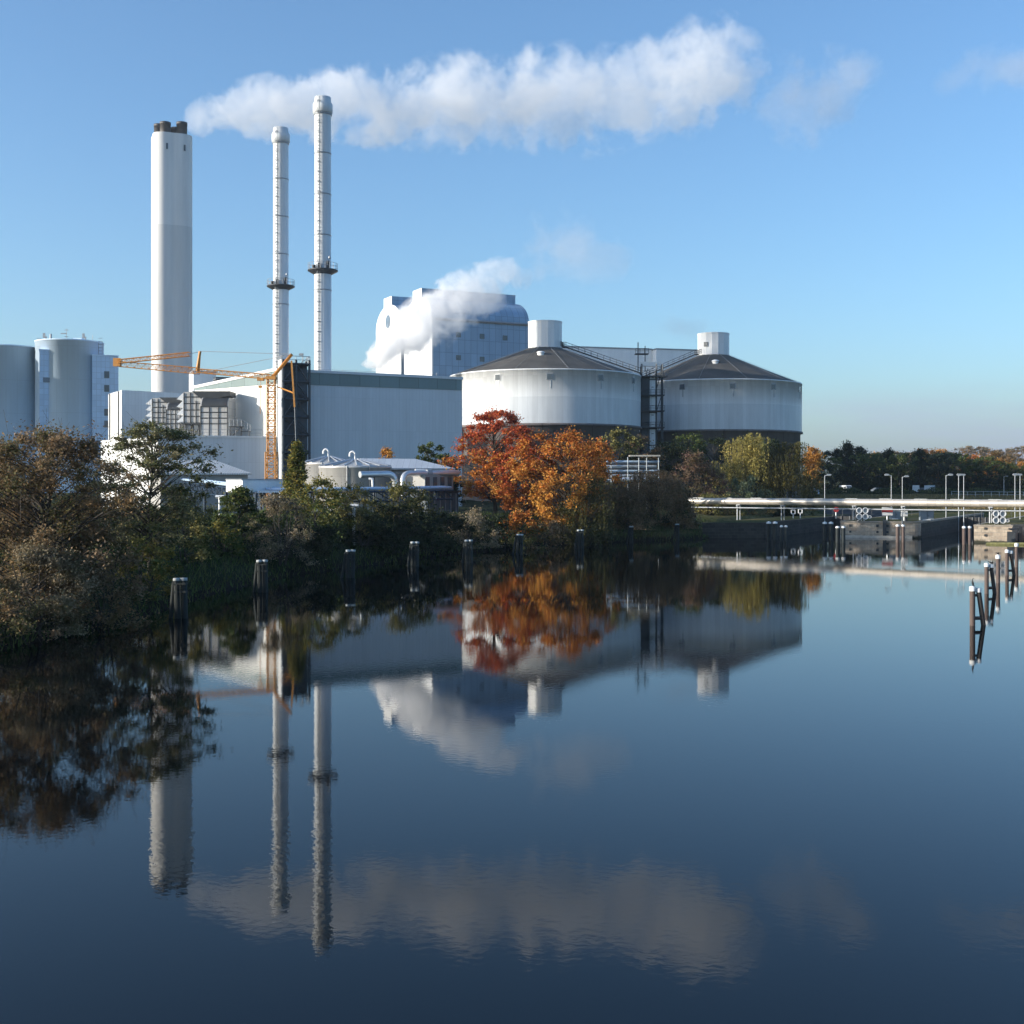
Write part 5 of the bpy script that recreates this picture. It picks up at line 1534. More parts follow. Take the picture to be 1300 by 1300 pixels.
# ------------------------------------------------------------------ mooring dolphins
def left_dolphin():
    r = thing('mooring_dolphin', 'x', 'dolphin', (0, 0, 0))
    for x, y in ((-.18, 0), (.24, .1)):
        p = MB().tube([(x, y, -2), (x, y, 2.3)], .185, 12).build('pile', 'pile', r)
        MB().lathe((x, y), [(.2, 2.2), (.215, 2.22), (.215, 2.36), (.02, 2.38)], 12).build('cap', 'capgrey', p)
    p = MB().tube([(-.95, .35, -2), (-.36, .05, 2.15)], .13, 10).build('raking_pile', 'pile', r)
    m = MB(); m.box((.02, .05, 1.55), (.78, .46, .12)); m.box((.02, .05, 2.02), (.8, .48, .1)); m.build('iron_band', 'pile', r)
    m = MB()
    for x in (-.1, .1):
        m.tube([(x, -.2, -.5), (x, -.2, 2.0)], .03, 5)
    m.build('rubbing_strip', 'pile', r)
    return r
LG = 'mooring dolphins along the left bank'
spots = [(229, 72, 'nearest dark mooring dolphin, below the airy green tree on the left bank'), (333, 88.5, 'dark mooring dolphin below the half bare grey brown shrub'),
         (444, 101.5, 'dark mooring dolphin before the grey green shrub, third from the left'), (526, 115, 'dark mooring dolphin below the yellowing bushy tree'),
         (595, 127, 'dark mooring dolphin just left of the red maple, dimly seen'), (659, 140, 'mooring dolphin with sunlit bright stripes below the maples'),
         (737, 152, 'dark mooring dolphin under the drooping dark willow'), (801, 163.5, 'slim dark mooring pile before the low brown drooping bush'),
         (860, 172, 'slim dark mooring pile farthest along the left bank')]
pr = left_dolphin(); rw = random.Random(4)
for i, (px, Y, lab) in enumerate(spots):
    o = pr if i == 0 else copy_tree(pr)
    Y -= 8.0 if i >= 4 else 0
    o.location = ((px - 650) / F * Y, Y, 0); o.rotation_euler = (R(rw.uniform(-1.5, 1.5)), R(rw.uniform(-2, 2)), R(rw.uniform(-14, 14)) + math.atan2(-(px - 650) / F, 1) * 0)
    s = 1.0 if i < 7 else .72
    o.scale = (s, s, 1.04 - .01 * i)
    tag(o, lab, 'dolphin', LG)

def right_dolphin():
    r = thing('mooring_dolphin', 'x', 'dolphin', (0, 0, 0))
    p = MB().tube([(-.18, 0, -2), (-.18, 0, 2.05)], .155, 14).build('pile', 'pilered', r)
    MB().lathe((-.18, 0), [(.18, 2.0), (.18, 2.25), (.02, 2.3)], 14).build('cap', 'cap', p)
    p = MB().tube([(.86, .3, -2), (.19, .02, 1.95)], .14, 12).build('raking_pile', 'piledark', r)
    MB().lathe((.18, .03), [(.165, 1.93), (.165, 2.16), (.02, 2.2)], 14).build('cap', 'cap', p)
    MB().beam((-.18, .0, .42), (.5, .15, .42), .15).build('cross_beam', 'pilered', r)
    m = MB(); m.box((.0, .02, 1.75), (.5, .16, .14)); m.build('iron_band', 'piledark', r)
    return r
RGr = 'red brown mooring dolphins on the right'
pr = right_dolphin()
for i, (px, Y, rz, lab) in enumerate(((1238.5, 68.5, 0, 'nearest red brown mooring dolphin on the right, one bird standing on it'), (1255.5, 87.5, .1, 'red brown mooring dolphin behind the nearest one, two birds crouching on it'),
                              (1281, 104, .05, 'farthest red brown mooring dolphin at the right edge, no bird on it'))):
    o = pr if i == 0 else copy_tree(pr)
    o.location = ((px - 650) / F * Y, Y, 0); o.rotation_euler = (0, 0, rz); tag(o, lab, 'dolphin', RGr)
def single(px, Y, lab, first=None):
    if first is None:
        r = thing('mooring_post', lab, 'post', (0, 0, 0), 'single white capped mooring posts')
        MB().tube([(0, 0, -2), (0, 0, 2.05)], .165, 14).build('pile', 'pilered', r)
        MB().lathe((0, 0), [(.19, 1.98), (.19, 2.27), (.02, 2.33)], 14).build('cap', 'cap', r)
    else: r = copy_tree(first)
    r.location = ((px - 650) / F * Y, Y, 0); r['label'] = lab
    return r
s1 = single(1267, 96.5, 'single red brown post with white cap and a bird, between the dolphins')
single(1290.5, 114, 'single red brown post with white cap at the right edge', s1)
# piles in front of the lock
def pair():
    r = thing('guide_piles', 'x', 'piles', (0, 0, 0))
    for x in (-.42, .42):
        p = MB().tube([(x, 0, -2), (x, 0, 2.4)], .3, 12).build('pile', 'pile', r)
        MB().lathe((x, 0), [(.32, 2.3), (.32, 2.5), (.02, 2.62)], 12).build('cap', 'cap', p)
    return r
pr = pair()
for i, (px, Y, sc, mat, lab) in enumerate(((980, 164, 1.05, 0, 'thick dark pair of guide piles before the left lock quay, left of the other pairs'), (995, 160, .72, 0, 'shorter pair of piles just right of the thick pair at the left quay'),
                                    (1051, 163, 1.0, 0, 'dark pair of guide piles left of the middle quay corner'), (1067, 157, .9, 0, 'lower dark pair of piles at the middle quay corner'),
                                    (1143, 158.5, 1.0, 1, 'reddish pair of piles before the rounded corner of the middle quay'), (1227.5, 153, 1.0, 1, 'reddish pair of guide piles left of the right stone quay'))):
    if mat and i == 4:
        o = thing('guide_piles', 'x', 'piles', (0, 0, 0))
        for x in (-.36, .36):
            p = MB().tube([(x, 0, -2), (x, 0, 2.2)], .24, 12).build('pile', 'pilered', o)
            MB().lathe((x, 0), [(.26, 2.12), (.26, 2.32), (.02, 2.42)], 12).build('cap', 'cap', p)
        pr2 = o
    else:
        o = pr if i == 0 else copy_tree(pr2 if mat else pr)
    o.location = ((px - 650) / F * Y, Y, 0); o.scale = (sc, sc, 1.0 if sc > .95 else .86)
    tag(o, lab, 'piles', 'guide piles before the lock')

# birds
def bird(name, label, loc, rz, pose):
    r = thing(name, label, 'bird', loc, 'black birds on the mooring posts')
    me = bpy.data.meshes.new('body'); 
    if pose == 'up':
        J = [((0, 0, .22), .10), ((-.02, 0, .36), .095), ((-.04, 0, .48), .06), ((-.03, 0, .58), .035), ((.0, 0, .66), .035), ((.04, 0, .70), .042), ((.12, 0, .70), .014), ((.20, 0, .695), .008),
             ((.04, 0, .10), .06), ((.10, 0, -.02), .035), ((.16, 0, -.10), .03), ((.0, .05, .08), .02), ((.0, .05, 0.0), .014), ((.0, -.05, .08), .02), ((.0, -.05, 0.0), .014)]
        E = [(0, 1), (1, 2), (2, 3), (3, 4), (4, 5), (5, 6), (6, 7), (0, 8), (8, 9), (9, 10), (0, 11), (11, 12), (0, 13), (13, 14)]
        J[8] = ((.06, 0, .10), .06); J[9] = ((.12, 0, .03), .035); J[10] = ((.19, 0, -.03), .025)
    else:
        J = [((0, 0, .16), .11), ((-.14, 0, .2), .09), ((-.24, 0, .27), .05), ((-.29, 0, .33), .045), ((-.36, 0, .32), .014), ((-.42, 0, .31), .008), ((.14, 0, .15), .07), ((.26, 0, .12), .035), ((.36, 0, .10), .022),
             ((.02, .05, .06), .02), ((.02, .05, 0), .014), ((.02, -.05, .06), .02), ((.02, -.05, 0), .014)]
        E = [(0, 1), (1, 2), (2, 3), (3, 4), (4, 5), (0, 6), (6, 7), (7, 8), (0, 9), (9, 10), (0, 11), (11, 12)]
        if pose == 'wings':
            k = len(J)
            J += [((-.05, .2, .26), .05), ((-.02, .42, .20), .03), ((-.05, -.2, .26), .05), ((-.02, -.42, .20), .03)]
            E += [(0, k), (k, k + 1), (0, k + 2), (k + 2, k + 3)]
    me.from_pydata([j[0] for j in J], E, [])
    o = bpy.data.objects.new('body', me); col.objects.link(o); o.parent = r; ORG[o] = Vector(loc)
    md = o.modifiers.new('Skin', 'SKIN')
    for i, j in enumerate(J):
        v = me.skin_vertices[0].data[i]; v.radius = (j[1], j[1]); v.use_root = (i == 0)
    o.modifiers.new('Sub', 'SUBSURF').levels = 2; o.modifiers['Sub'].render_levels = 2
    me.materials.append(M['bird'])
    r.rotation_euler = (0, 0, rz); r.scale = (.62, .62, .62)
def top(px, Y, dx, z): return ((px - 650) / F * Y + dx, Y, z)
bird('cormorant', 'black upright bird with raised neck on the nearest right dolphin', top(1238.5, 68.5, -.16, 2.29), .3, 'up')
bird('cormorant', 'black bird crouching on the raking pile of the second dolphin', (top(1255.5, 87.5, .16, 0)[0], 87.5, 2.2), -.3, 'low')
bird('cormorant', 'black bird spreading its wings beside the crouching one', (top(1255.5, 87.5, .26, 0)[0], 87.56, 2.19), 1.4, 'low')
bird('cormorant', 'black bird with half open wings on the single white capped post', top(1267, 96.5, 0, 2.31), 1.2, 'wings')

# ------------------------------------------------------------------ lock: quays, gates, pipe bridge
ax = Vector((.52, .854)); ac = Vector((.854, -.52))
def quay(label, poly, ztop, mat, z0=-2.2):
    c = sum((Vector(p) for p in poly), Vector((0, 0))) / len(poly)
    r = thing('stone_quay', label, 'quay', (poly[0][0], poly[0][1], 0), 'stone quays of the lock')
    MB().prism(poly, z0, ztop - .25, top=False).build('wall', mat, r)
    pts = [Vector(p) for p in poly]; out = []
    for i, p in enumerate(pts):
        a, b = pts[i - 1], pts[(i + 1) % len(pts)]
        n1 = Vector(((p - a).y, -(p - a).x)).normalized(); n2 = Vector(((b - p).y, -(b - p).x)).normalized()
        out.append(tuple(p + (n1 + n2).normalized() * .08))
    MB().prism(out, ztop - .25, ztop, True, True).build('coping', 'coping' if mat != 'darkstone' else mat, r)
    c = sum(pts, Vector((0, 0))) / len(pts)
    inn_ = []
    for i, p in enumerate(pts):
        a, b = pts[i - 1], pts[(i + 1) % len(pts)]
        n1 = Vector(((p - a).y, -(p - a).x)).normalized(); n2 = Vector(((b - p).y, -(b - p).x)).normalized()
        inn_.append(tuple(p - (n1 + n2).normalized() * .75))
    MB().prism(inn_, ztop + .002, ztop + .03, True).build('turf_top', 'ground', r)
    return r
M['darkstone'] = cladding('dark_wet_shaded_stone', (0.055, 0.048, 0.04), .95, .46, 1.5, .03, .9, .3, dirt=.4, offset=.5, streak=(.7, .7))  # darker copy of the quay stone, shade and wet put into its colour
M['coping'] = plain('coping_stone', (0.30, 0.26, 0.21), 0.85, var=0.3, scale=1.2)
M['paleconc'] = plain('pale_ledge', (0.48, 0.44, 0.38), 0.85, var=0.3, scale=1.2)
v2 = lambda x, y: Vector((x, y))
l1, l2 = v2(27.5, 170.5), v2(36.8, 171.5)
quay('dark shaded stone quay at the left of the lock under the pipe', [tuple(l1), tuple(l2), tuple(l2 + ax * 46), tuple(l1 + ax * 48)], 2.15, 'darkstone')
p1, p2 = v2(47.8, 172.0), v2(57.3, 169.2)
rnd = [tuple(p2 + ax * 1.2 + ac * .9 * math.sin(a) - ax * 1.2 * math.cos(a)) for a in (R(0), R(25), R(50), R(75), R(90))]
mq = quay('middle stone quay of the lock with a rounded right corner', [tuple(p1)] + rnd + [tuple(p2 + ac * .9 + ax * 52), tuple(p1 + ax * 52)], 2.4, 'stone')
m = MB(); dq = (p2 - p1).normalized(); nq = v2(dq.y, -dq.x)
a = p1 + nq * .35; b = p2 + nq * .35
m.prism([tuple(a), tuple(b), tuple(p2 + nq * .02), tuple(p1 + nq * .02)], -1, .32); m.build('footing_ledge', 'paleconc', mq)
m = MB()
for t in (.14, .52, .66): 
    p = p1.lerp(p2, t) + nq * .03
    m.box((p.x, p.y, 1.75), (.35, .2, .35), math.atan2(dq.y, dq.x)); m.box((p.x, p.y, .85), (.3, .2, .3), math.atan2(dq.y, dq.x))
m.build('drain_hole', 'dark', mq)
sheet(tuple(p2 + ac * .9 + ax * 1.6), tuple(p2 + ac * .9 + ax * 51), ac, .06, -2, 2.1).build('chamber_shade_sheet', 'darkstone', mq)  # dark sheet: shade and wet of the chamber side put into colour
p = p1.lerp(p2, .62) + nq * .2
MB().box((p.x, p.y, .9), (.5, .3, 3.4), math.atan2(dq.y, dq.x)).build('fender_post', 'dark', mq)
q1, q2 = v2(61.7, 157.8), v2(66.0, 155.9)
rq = quay('right stone quay of the lock with square blocks', [tuple(q1), tuple(q2), tuple(q2 + v2(.3, 3)), tuple(v2(69, 158.0)), tuple(v2(69, 158.0) + ax * 60), tuple(q1 + ax * 54)], 2.4, 'stone')
dq = (q2 - q1).normalized(); nq = v2(dq.y, -dq.x)
m = MB()
for t in (.3,):
    p = q1.lerp(q2, t) + nq * .03; m.box((p.x, p.y, 1.9), (.3, .2, .3), math.atan2(dq.y, dq.x)); m.box((p.x, p.y, 1.0), (.3, .2, .3), math.atan2(dq.y, dq.x))
m.build('drain_hole', 'dark', rq)
p = q2 + v2(-.3, -.4)
MB().box((p.x, p.y, .6), (1.0, .5, 1.9), R(-20)).box((p.x + 1.3, p.y + .3, .6), (.45, .45, 3.2)).box((p.x + .6, p.y + .3, 1.9), (1.6, .3, .2)).build('fender_frame', 'dark', rq)
quay('red brick quay wall at the right edge of the photo', [(67.6, 153.4), (76, 150.6), (140, 138), (150, 190), (100, 200), (69.2, 156.6)], 2.3, 'brickred')
lg = thing('floating_boom', 'mossy floating timber boom before the right stone quay', 'boom', (63.5, 152.5, 0))
MB().tube([(61.6, 153.6, .06), (63.5, 152.9, .1), (66.0, 152.3, .12), (68.5, 151.9, .08)], .2, 10).build('timber', 'log', lg)
for k, (o, s) in enumerate(((l2, 34), (p2 + ac * .9, 30))):
    a = o + ax * s; w_ = 13.0 if k == 0 else 9.0
    b = a + ac * w_
    g = thing('lock_gate', ('dark timber lock gate closing the left chamber under the pipe', 'dark timber lock gate closing the right chamber')[k], 'lock gate', (a.x, a.y, 0), 'lock gates')
    MB().prism([tuple(a), tuple(b), tuple(b + ax * .5), tuple(a + ax * .5)], -2, 2.2).build('leaf', 'gate', g)
    m = MB()
    for i in range(10):
        p = a.lerp(b, i / 9) - ax * .08; m.beam((p.x, p.y, -.5), (p.x, p.y, 2.25), .2)
    m.build('stiffener', 'dark', g)
    MB().rail((a.x, a.y, 2.2), (b.x, b.y, 2.2), 1.1, 8, .03).build('railing', 'dark', g)
# black sloping timber apron on the inner bank of the right chamber
# pipe bridge
PB0, PB1 = Vector((28.6, 191.1, 4.92)), Vector((96.0, 139.5, 5.3))
pd = (PB1 - PB0).normalized(); pn = Vector((pd.y, -pd.x, 0)).normalized()
pbt = thing('pipe_bridge', 'long pale insulated pipe crossing low above the lock quays', 'pipe', (PB0.x, PB0.y, 4.3))
MB().tube([PB0.lerp(PB1, k / 30) for k in range(31)], .52, 24).build('jacket', 'pipewrap', pbt)
MB().tube([PB0.lerp(PB1, k / 10) + pn * .75 - Vector((0, 0, .98)) for k in range(11)], .1, 8).build('cable_conduit', 'galv', pbt)
m = MB(); k = 0.02
while k < 1:
    c = PB0.lerp(PB1, k); m.box((c.x, c.y, c.z + .54), (1.8, .35, .06), math.atan2(pd.y, pd.x)); k += .06
m.build('top_plate', 'galv', pbt)
def on_pipe(px):
    k = (px - 650) / F; d = PB1 - PB0
    t = (k * PB0.y - PB0.x) / (d.x - k * d.y)
    return PB0.lerp(PB1, t)
for px in (938, 994, 1085, 1147, 1258, 1330):
    c = on_pipe(px); z0 = 2.2 if px > 960 else 1.5
    m = MB()
    m.beam((c.x + pn.x * .55, c.y + pn.y * .55, z0 - .3), (c.x + pn.x * .55, c.y + pn.y * .55, c.z - .62), .12)
    m.beam((c.x - pn.x * .4, c.y - pn.y * .4, z0 - .3), (c.x - pn.x * .4, c.y - pn.y * .4, c.z - .62), .08)
    m.beam((c.x + pn.x * .8, c.y + pn.y * .8, c.z - .66), (c.x - pn.x * .6, c.y - pn.y * .6, c.z - .66), .16)
    m.box((c.x, c.y, c.z - .52), (.6, .6, .1), math.atan2(pd.y, pd.x))
    m.build('support', 'railing', pbt)

# lock signals: four round lights in a square with white rims, a small fifth beside
def signal(px, py, Y, label):
    v = W(px, py, Y); z0 = 2.4
    r = thing('lock_signal', label, 'signal light', (v.x, v.y, z0), 'lock signals with four round lights')
    s = .95; rr = .43
    MB().box((v.x, v.y + .25, v.z), (1.7, .12, 1.7)).build('backing', 'dark', r)
    m2 = MB()
    m2.beam((v.x, v.y + .4, z0 - .1), (v.x, v.y + .4, v.z + .5), .14); m2.beam((v.x - .6, v.y + .4, z0 - .1), (v.x - .2, v.y + .4, v.z - .8), .1); m2.beam((v.x + .6, v.y + .4, z0 - .1), (v.x + .2, v.y + .4, v.z - .8), .1)
    m2.build('post', 'signwhite', r)
    def lamp(cx, cz, q):
        m = MB(); n = 24
        ring = []
        for rad, y in ((q, 0), (q, -.18), (q * .76, -.18), (q * .76, .02)):
            ring.append([(v.x + cx + rad * math.cos(2 * PI * i / n), v.y + y, v.z + cz + rad * math.sin(2 * PI * i / n)) for i in range(n)])
        vs = [p for k in ring for p in k]
        fs = [(a * n + i, a * n + (i + 1) % n, (a + 1) * n + (i + 1) % n, (a + 1) * n + i) for a in range(3) for i in range(n)]
        m.add(vs, fs); o = m.build('lamp', 'signwhite', r)
        d = MB(); d.add([(v.x + cx + q * .77 * math.cos(2 * PI * i / n), v.y - .02, v.z + cz + q * .77 * math.sin(2 * PI * i / n)) for i in range(n)], [tuple(reversed(range(n)))])
        d.build('lens', 'cabinet', o)
    for cx in (-.45, .45):
        for cz in (-.42, .45): lamp(cx, cz, rr)
    lamp(1.08, -.48, .22)
signal(1094.5, 652, 171.5, 'white rimmed lock signal of four round lights on the middle quay')
signal(1268.5, 656.5, 157.5, 'white rimmed lock signal of four round lights on the right stone quay')

def post_sign(name, label, px, pyc, Y, w, h, parts, z0=2.4, cat='sign'):
    v = W(px, pyc, Y); r = thing(name, label, cat, (v.x, v.y, z0))
    m = MB(); m.beam((v.x, v.y + .12, z0 - .1), (v.x, v.y + .12, v.z), .12); m.build('post', 'lampgrey', r)
    for dz, hh, mt, nm_ in parts:
        MB().box((v.x, v.y, v.z + dz), (w, .1, hh)).build(nm_, mt, r)
    return r
post_sign('striped_board', 'white red white striped board on the middle quay', 1126.5, 650.5, 172, 1.55, 1, ((.62, .3, 'signwhite', 'stripe'), (.22, .42, 'signred', 'stripe'), (-.22, .42, 'signwhite', 'stripe')))
post_sign('white_board', 'small white board on a post right of the striped board', 1148, 652, 171, .95, .8, ((0, .78, 'signwhite', 'panel'), ))
post_sign('red_round_sign', 'red round sign on a post in the meadow behind the lock', 1061.5, 648, 186, .1, .1, ((0, .1, 'signred', 'hub'),))
v = W(1061.5, 647, 186); rs = [o for o in col.objects if o.get('label', '').startswith('red round sign')][0]
m = MB(); m.tube([(v.x, v.y - .1, v.z), (v.x, v.y - .02, v.z)], .42, 18); m.build('disc', 'signred', rs)
for px, py, Y, w, h, lab in ((1176, 653.5, 174, 1.9, 1.35, 'large grey cabinet with white ledge on the middle quay'), (1136, 651, 178, 1.5, 1.5, 'grey cabinet behind the striped board')):
    v = W(px, py, Y); r = thing('control_cabinet', lab, 'cabinet', (v.x, v.y, 2.4), 'grey control cabinets on the quay')
    zc = 2.4 + h / 2
    MB().box((v.x, v.y, zc), (w, .8, h)).build('body', 'cabinet', r)
    MB().box((v.x, v.y - .02, zc + h / 2 + .04), (w + .12, .95, .08)).build('lid', 'galv', r)
    MB().box((v.x - .1, v.y - .45, 2.5), (w * .6, .12, .14)).build('ledge', 'signwhite', r)
    m = MB(); m.box((v.x, v.y - .41, zc), (.03, .03, h * .9)); m.box((v.x + .12, v.y - .43, zc), (.04, .05, .2)); m.build('door_seam', 'dark', r)
for px, py, Y, lab in ((1007, 650, 190, 'left of two small pale square frames behind the left quay'), (1016, 649, 190, 'right of two small pale square frames behind the left quay')):
    v = W(px, py, Y); r = thing('sign_frame', lab, 'frame', (v.x, v.y, 2.2), 'small pale frames')
    m = MB()
    for a_, b_ in (((-.3, -.3), (.3, -.3)), ((.3, -.3), (.3, .3)), ((.3, .3), (-.3, .3)), ((-.3, .3), (-.3, -.3))):
        m.beam((v.x + a_[0], v.y, v.z + a_[1]), (v.x + b_[0], v.y, v.z + b_[1]), .1)
    m.build('frame', 'signwhite', r); MB().beam((v.x, v.y + .05, 2.0), (v.x, v.y + .05, v.z - .3), .1).build('post', 'signwhite', r)
# bollards on the quay edge
bl = None
for i, (px, Y, lab) in enumerate(((1090, 171.6, 'iron bollard at the left edge of the middle quay'), (1152, 170, 'iron bollard near the rounded corner of the middle quay'), (1246, 157.2, 'iron bollard on the right stone quay'))):
    if bl is None:
        bl = thing('bollard', lab, 'bollard', (0, 0, 0), 'iron bollards on the lock quays')
        MB().lathe((0, 0), [(.2, 0), (.14, .12), (.13, .32), (.2, .38), (.2, .46), (.02, .5)], 14).build('body', 'dark', bl); o = bl
    else: o = copy_tree(bl)
    o.location = ((px - 650) / F * Y, Y + .6, 2.4); o['label'] = lab

# ------------------------------------------------------------------ street lamps
def lamp_proto(sgn):
    r = thing('street_lamp', 'x', 'street lamp', (0, 0, 0))
    MB().tube([(0, 0, -.3), (0, 0, 1.2), (0, 0, 1.25), (0, 0, 6.75)], [.08, .075, .06, .045], 10).build('pole', 'lampgrey', r)
    MB().tube([(0, 0, 6.6), (sgn * .12, 0, 6.74), (sgn * .7, 0, 6.78)], .04, 8).build('arm', 'lampgrey', r)
    h = MB(); h.box((sgn * .72, 0, 6.8), (.72, .26, .1)); h.box((sgn * .72, 0, 6.87), (.5, .2, .05))
    o = h.build('lamp_head', 'lampgrey', r); MB().box((sgn * .74, 0, 6.73), (.5, .18, .035)).build('lens', 'lightglass', o)
    return r
LR, LL = lamp_proto(1), lamp_proto(-1); fr = {1: True, -1: True}
lam = [(1047, 196, 1, 1, 'street lamp standing alone behind the lock, left of all others'), (1131.5, 190, -1, 1, 'street lamp with head turned left, above the striped board'), (1145.5, 196, 1, .98, 'thin street lamp just right of the lamp turned left'),
       (1201, 186, 1, 1, 'street lamp third pole left of the paired lamps, head to the right'), (1217, 192, 1, 1, 'left pole of the pair of street lamps left of centre meadow'), (1223.5, 186, -1, 1, 'right pole of the pair of street lamps, head turned left'),
       (1274.5, 300, 1, 1.0, 'faint distant street lamp before the dark wood'), (1288.5, 184, 1, 1, 'left pole of the last pair of street lamps at the right edge'), (1295, 178, -1, 1, 'right pole of the last pair of street lamps at the right edge')]
for px, Y, sg, s, lab in lam:
    src = LR if sg > 0 else LL
    o = src if fr[sg] else copy_tree(src); fr[sg] = False
    x = (px - 650) / F * Y; o.location = (x, Y, H(x, Y)); o.scale = (1, 1, s * (9.25 - H(x, Y)) / 6.85)
    tag(o, lab, 'street lamp', 'street lamps behind the lock')

# ------------------------------------------------------------------ parked vehicles before the wood
def vehicle(kind):
    r = thing(kind, 'x', 'van' if kind == 'parked_van' else 'car', (0, 0, 0))
    if kind == 'parked_van':
        side = [(-2.4, .4), (2.4, .4), (2.45, 1.1), (2.1, 1.25), (1.6, 2.05), (1.2, 2.2), (-2.35, 2.2)]; w = .95; pm = 'carwhite'
    else:
        side = [(-2.1, .35), (2.1, .35), (2.15, .8), (1.9, .95), (1.0, 1.02), (.4, 1.48), (-1.1, 1.5), (-1.8, 1.05), (-2.1, 1.0)]; w = .85; pm = 'cargrey'
    n = len(side); m = MB()
    vs = []
    for s in (-1, 1):
        for x, z in side: vs.append((x, s * (w - (.12 if z > 1.1 else 0)), z))
    m.add(vs, [tuple(range(n)), tuple(reversed(range(n, 2 * n)))] + [(i, n + i, n + (i + 1) % n, (i + 1) % n) for i in range(n)])
    b = m.build('body', pm, r)
    m = MB()
    if kind == 'parked_van':
        m.box((1.2, 0, 1.6), (1.0, 1.74, .55)); m.add([(2.06, -.75, 1.3), (2.06, .75, 1.3), (1.64, .7, 2.02), (1.64, -.7, 2.02)], [(0, 1, 2, 3)])
    else:
        m.box((-.35, 0, 1.24), (1.7, 1.54, .32)); m.add([(.98, -.68, 1.06), (.98, .68, 1.06), (.46, .62, 1.46), (.46, -.62, 1.46)], [(0, 1, 2, 3)])
    m.build('window', 'window', b)
    for x in (-1.4, 1.45):
        for y in (-1, 1):
            t = MB().tube([(x, y * (w - .2), .34), (x, y * (w + .02), .34)], .34, 16).build('tyre', 'tyre', r)
            MB().tube([(x, y * (w + .0), .34), (x, y * (w + .03), .34)], .2, 12).build('rim', 'rim', t)
    for y in (-.6, .6):
        MB().box((2.13 if kind != 'parked_van' else 2.42, y, .75 if kind != 'parked_van' else .95), (.08, .3, .18)).build('headlight', 'lightglass', r)
    return r
vp, cp_ = vehicle('parked_van'), vehicle('parked_car')
for i, (src, px, Y, rz, lab) in enumerate(((vp, 1074, 331, -1.35, 'white parked van, leftmost vehicle at the edge of the dark wood'), (cp_, 1082, 333, -1.5, 'grey parked car right beside the leftmost white van'), (cp_, 1116, 332, .25, 'grey parked car side on at the bright gap in the wood'),
                                         (vp, 1163, 331, 1.2, 'white parked van seen end on, left of the last van in the row'), (cp_, 1173, 333, -1.2, 'grey parked car between the last two white vans'), (vp, 1181, 331, .9, 'white parked van, rightmost vehicle at the edge of the dark wood'))):
    first = src.location.length < 1e-6
    o = src if first else copy_tree(src)
    x = (px - 650) / F * Y; o.location = (x, Y, H(x, Y) + .02); o.rotation_euler = (0, 0, rz)
    tag(o, lab, 'van' if src is vp else 'car', 'vehicles parked at the edge of the wood')
# distant blue light columns left of the wood (pale gate posts)
for px, h_, lab in ((1034, 2.6, 'left of two pale gate posts under the dark willow edge'), (1038.5, 3.2, 'right and taller of two pale gate posts by the dark willow')):
    x = (px - 650) / F * 262; g = H(x, 262)
    r = thing('gate_post', lab, 'post', (x, 262, g), 'pale gate posts')
    MB().beam((x, 262, g - .2), (x, 262, g + h_ + 1.4), .45).build('shaft', 'bluepipe', r); MB().box((x, 262, g + h_ + 1.5), (.65, .65, .2)).build('cap', 'signwhite', r)
# long wire fence behind the meadow on the right
fx0, fx1 = W(1208, 626, 300), W(1330, 627, 296)
fc = thing('wire_fence', 'thin pale rail fence along the meadow before the dark wood', 'fence', (fx0.x, fx0.y, H(fx0.x, fx0.y)))
m = MB(); m2 = MB()
for k in range(13):
    p = fx0.lerp(fx1, k / 12); g = H(p.x, p.y)
    m.beam((p.x, p.y, g - .1), (p.x, p.y, g + 1.3), .1)
    if k < 12:
        q = fx0.lerp(fx1, (k + 1) / 12); m2.beam((p.x, p.y, g + 1.25), (q.x, q.y, H(q.x, q.y) + 1.25), .08); m2.beam((p.x, p.y, g + .6), (q.x, q.y, H(q.x, q.y) + .6), .06)
m.build('post', 'lampgrey', fc); m2.build('rail', 'lampgrey', fc)
# road behind the lock
m = MB(); pts = [(55, 232), (75, 226), (100, 215), (135, 205), (190, 200)]
vs = []
for x, y in pts: vs += [(x, y - 3, H(x, y - 3) + .05), (x, y + 3, H(x, y + 3) + .05)]
m.add(vs, [(2 * i, 2 * i + 2, 2 * i + 3, 2 * i + 1) for i in range(len(pts) - 1)])
M['asphalt'] = plain('asphalt', (0.06, 0.06, 0.062), .9, var=.2, scale=2)
struct(m.build('road', 'asphalt'))

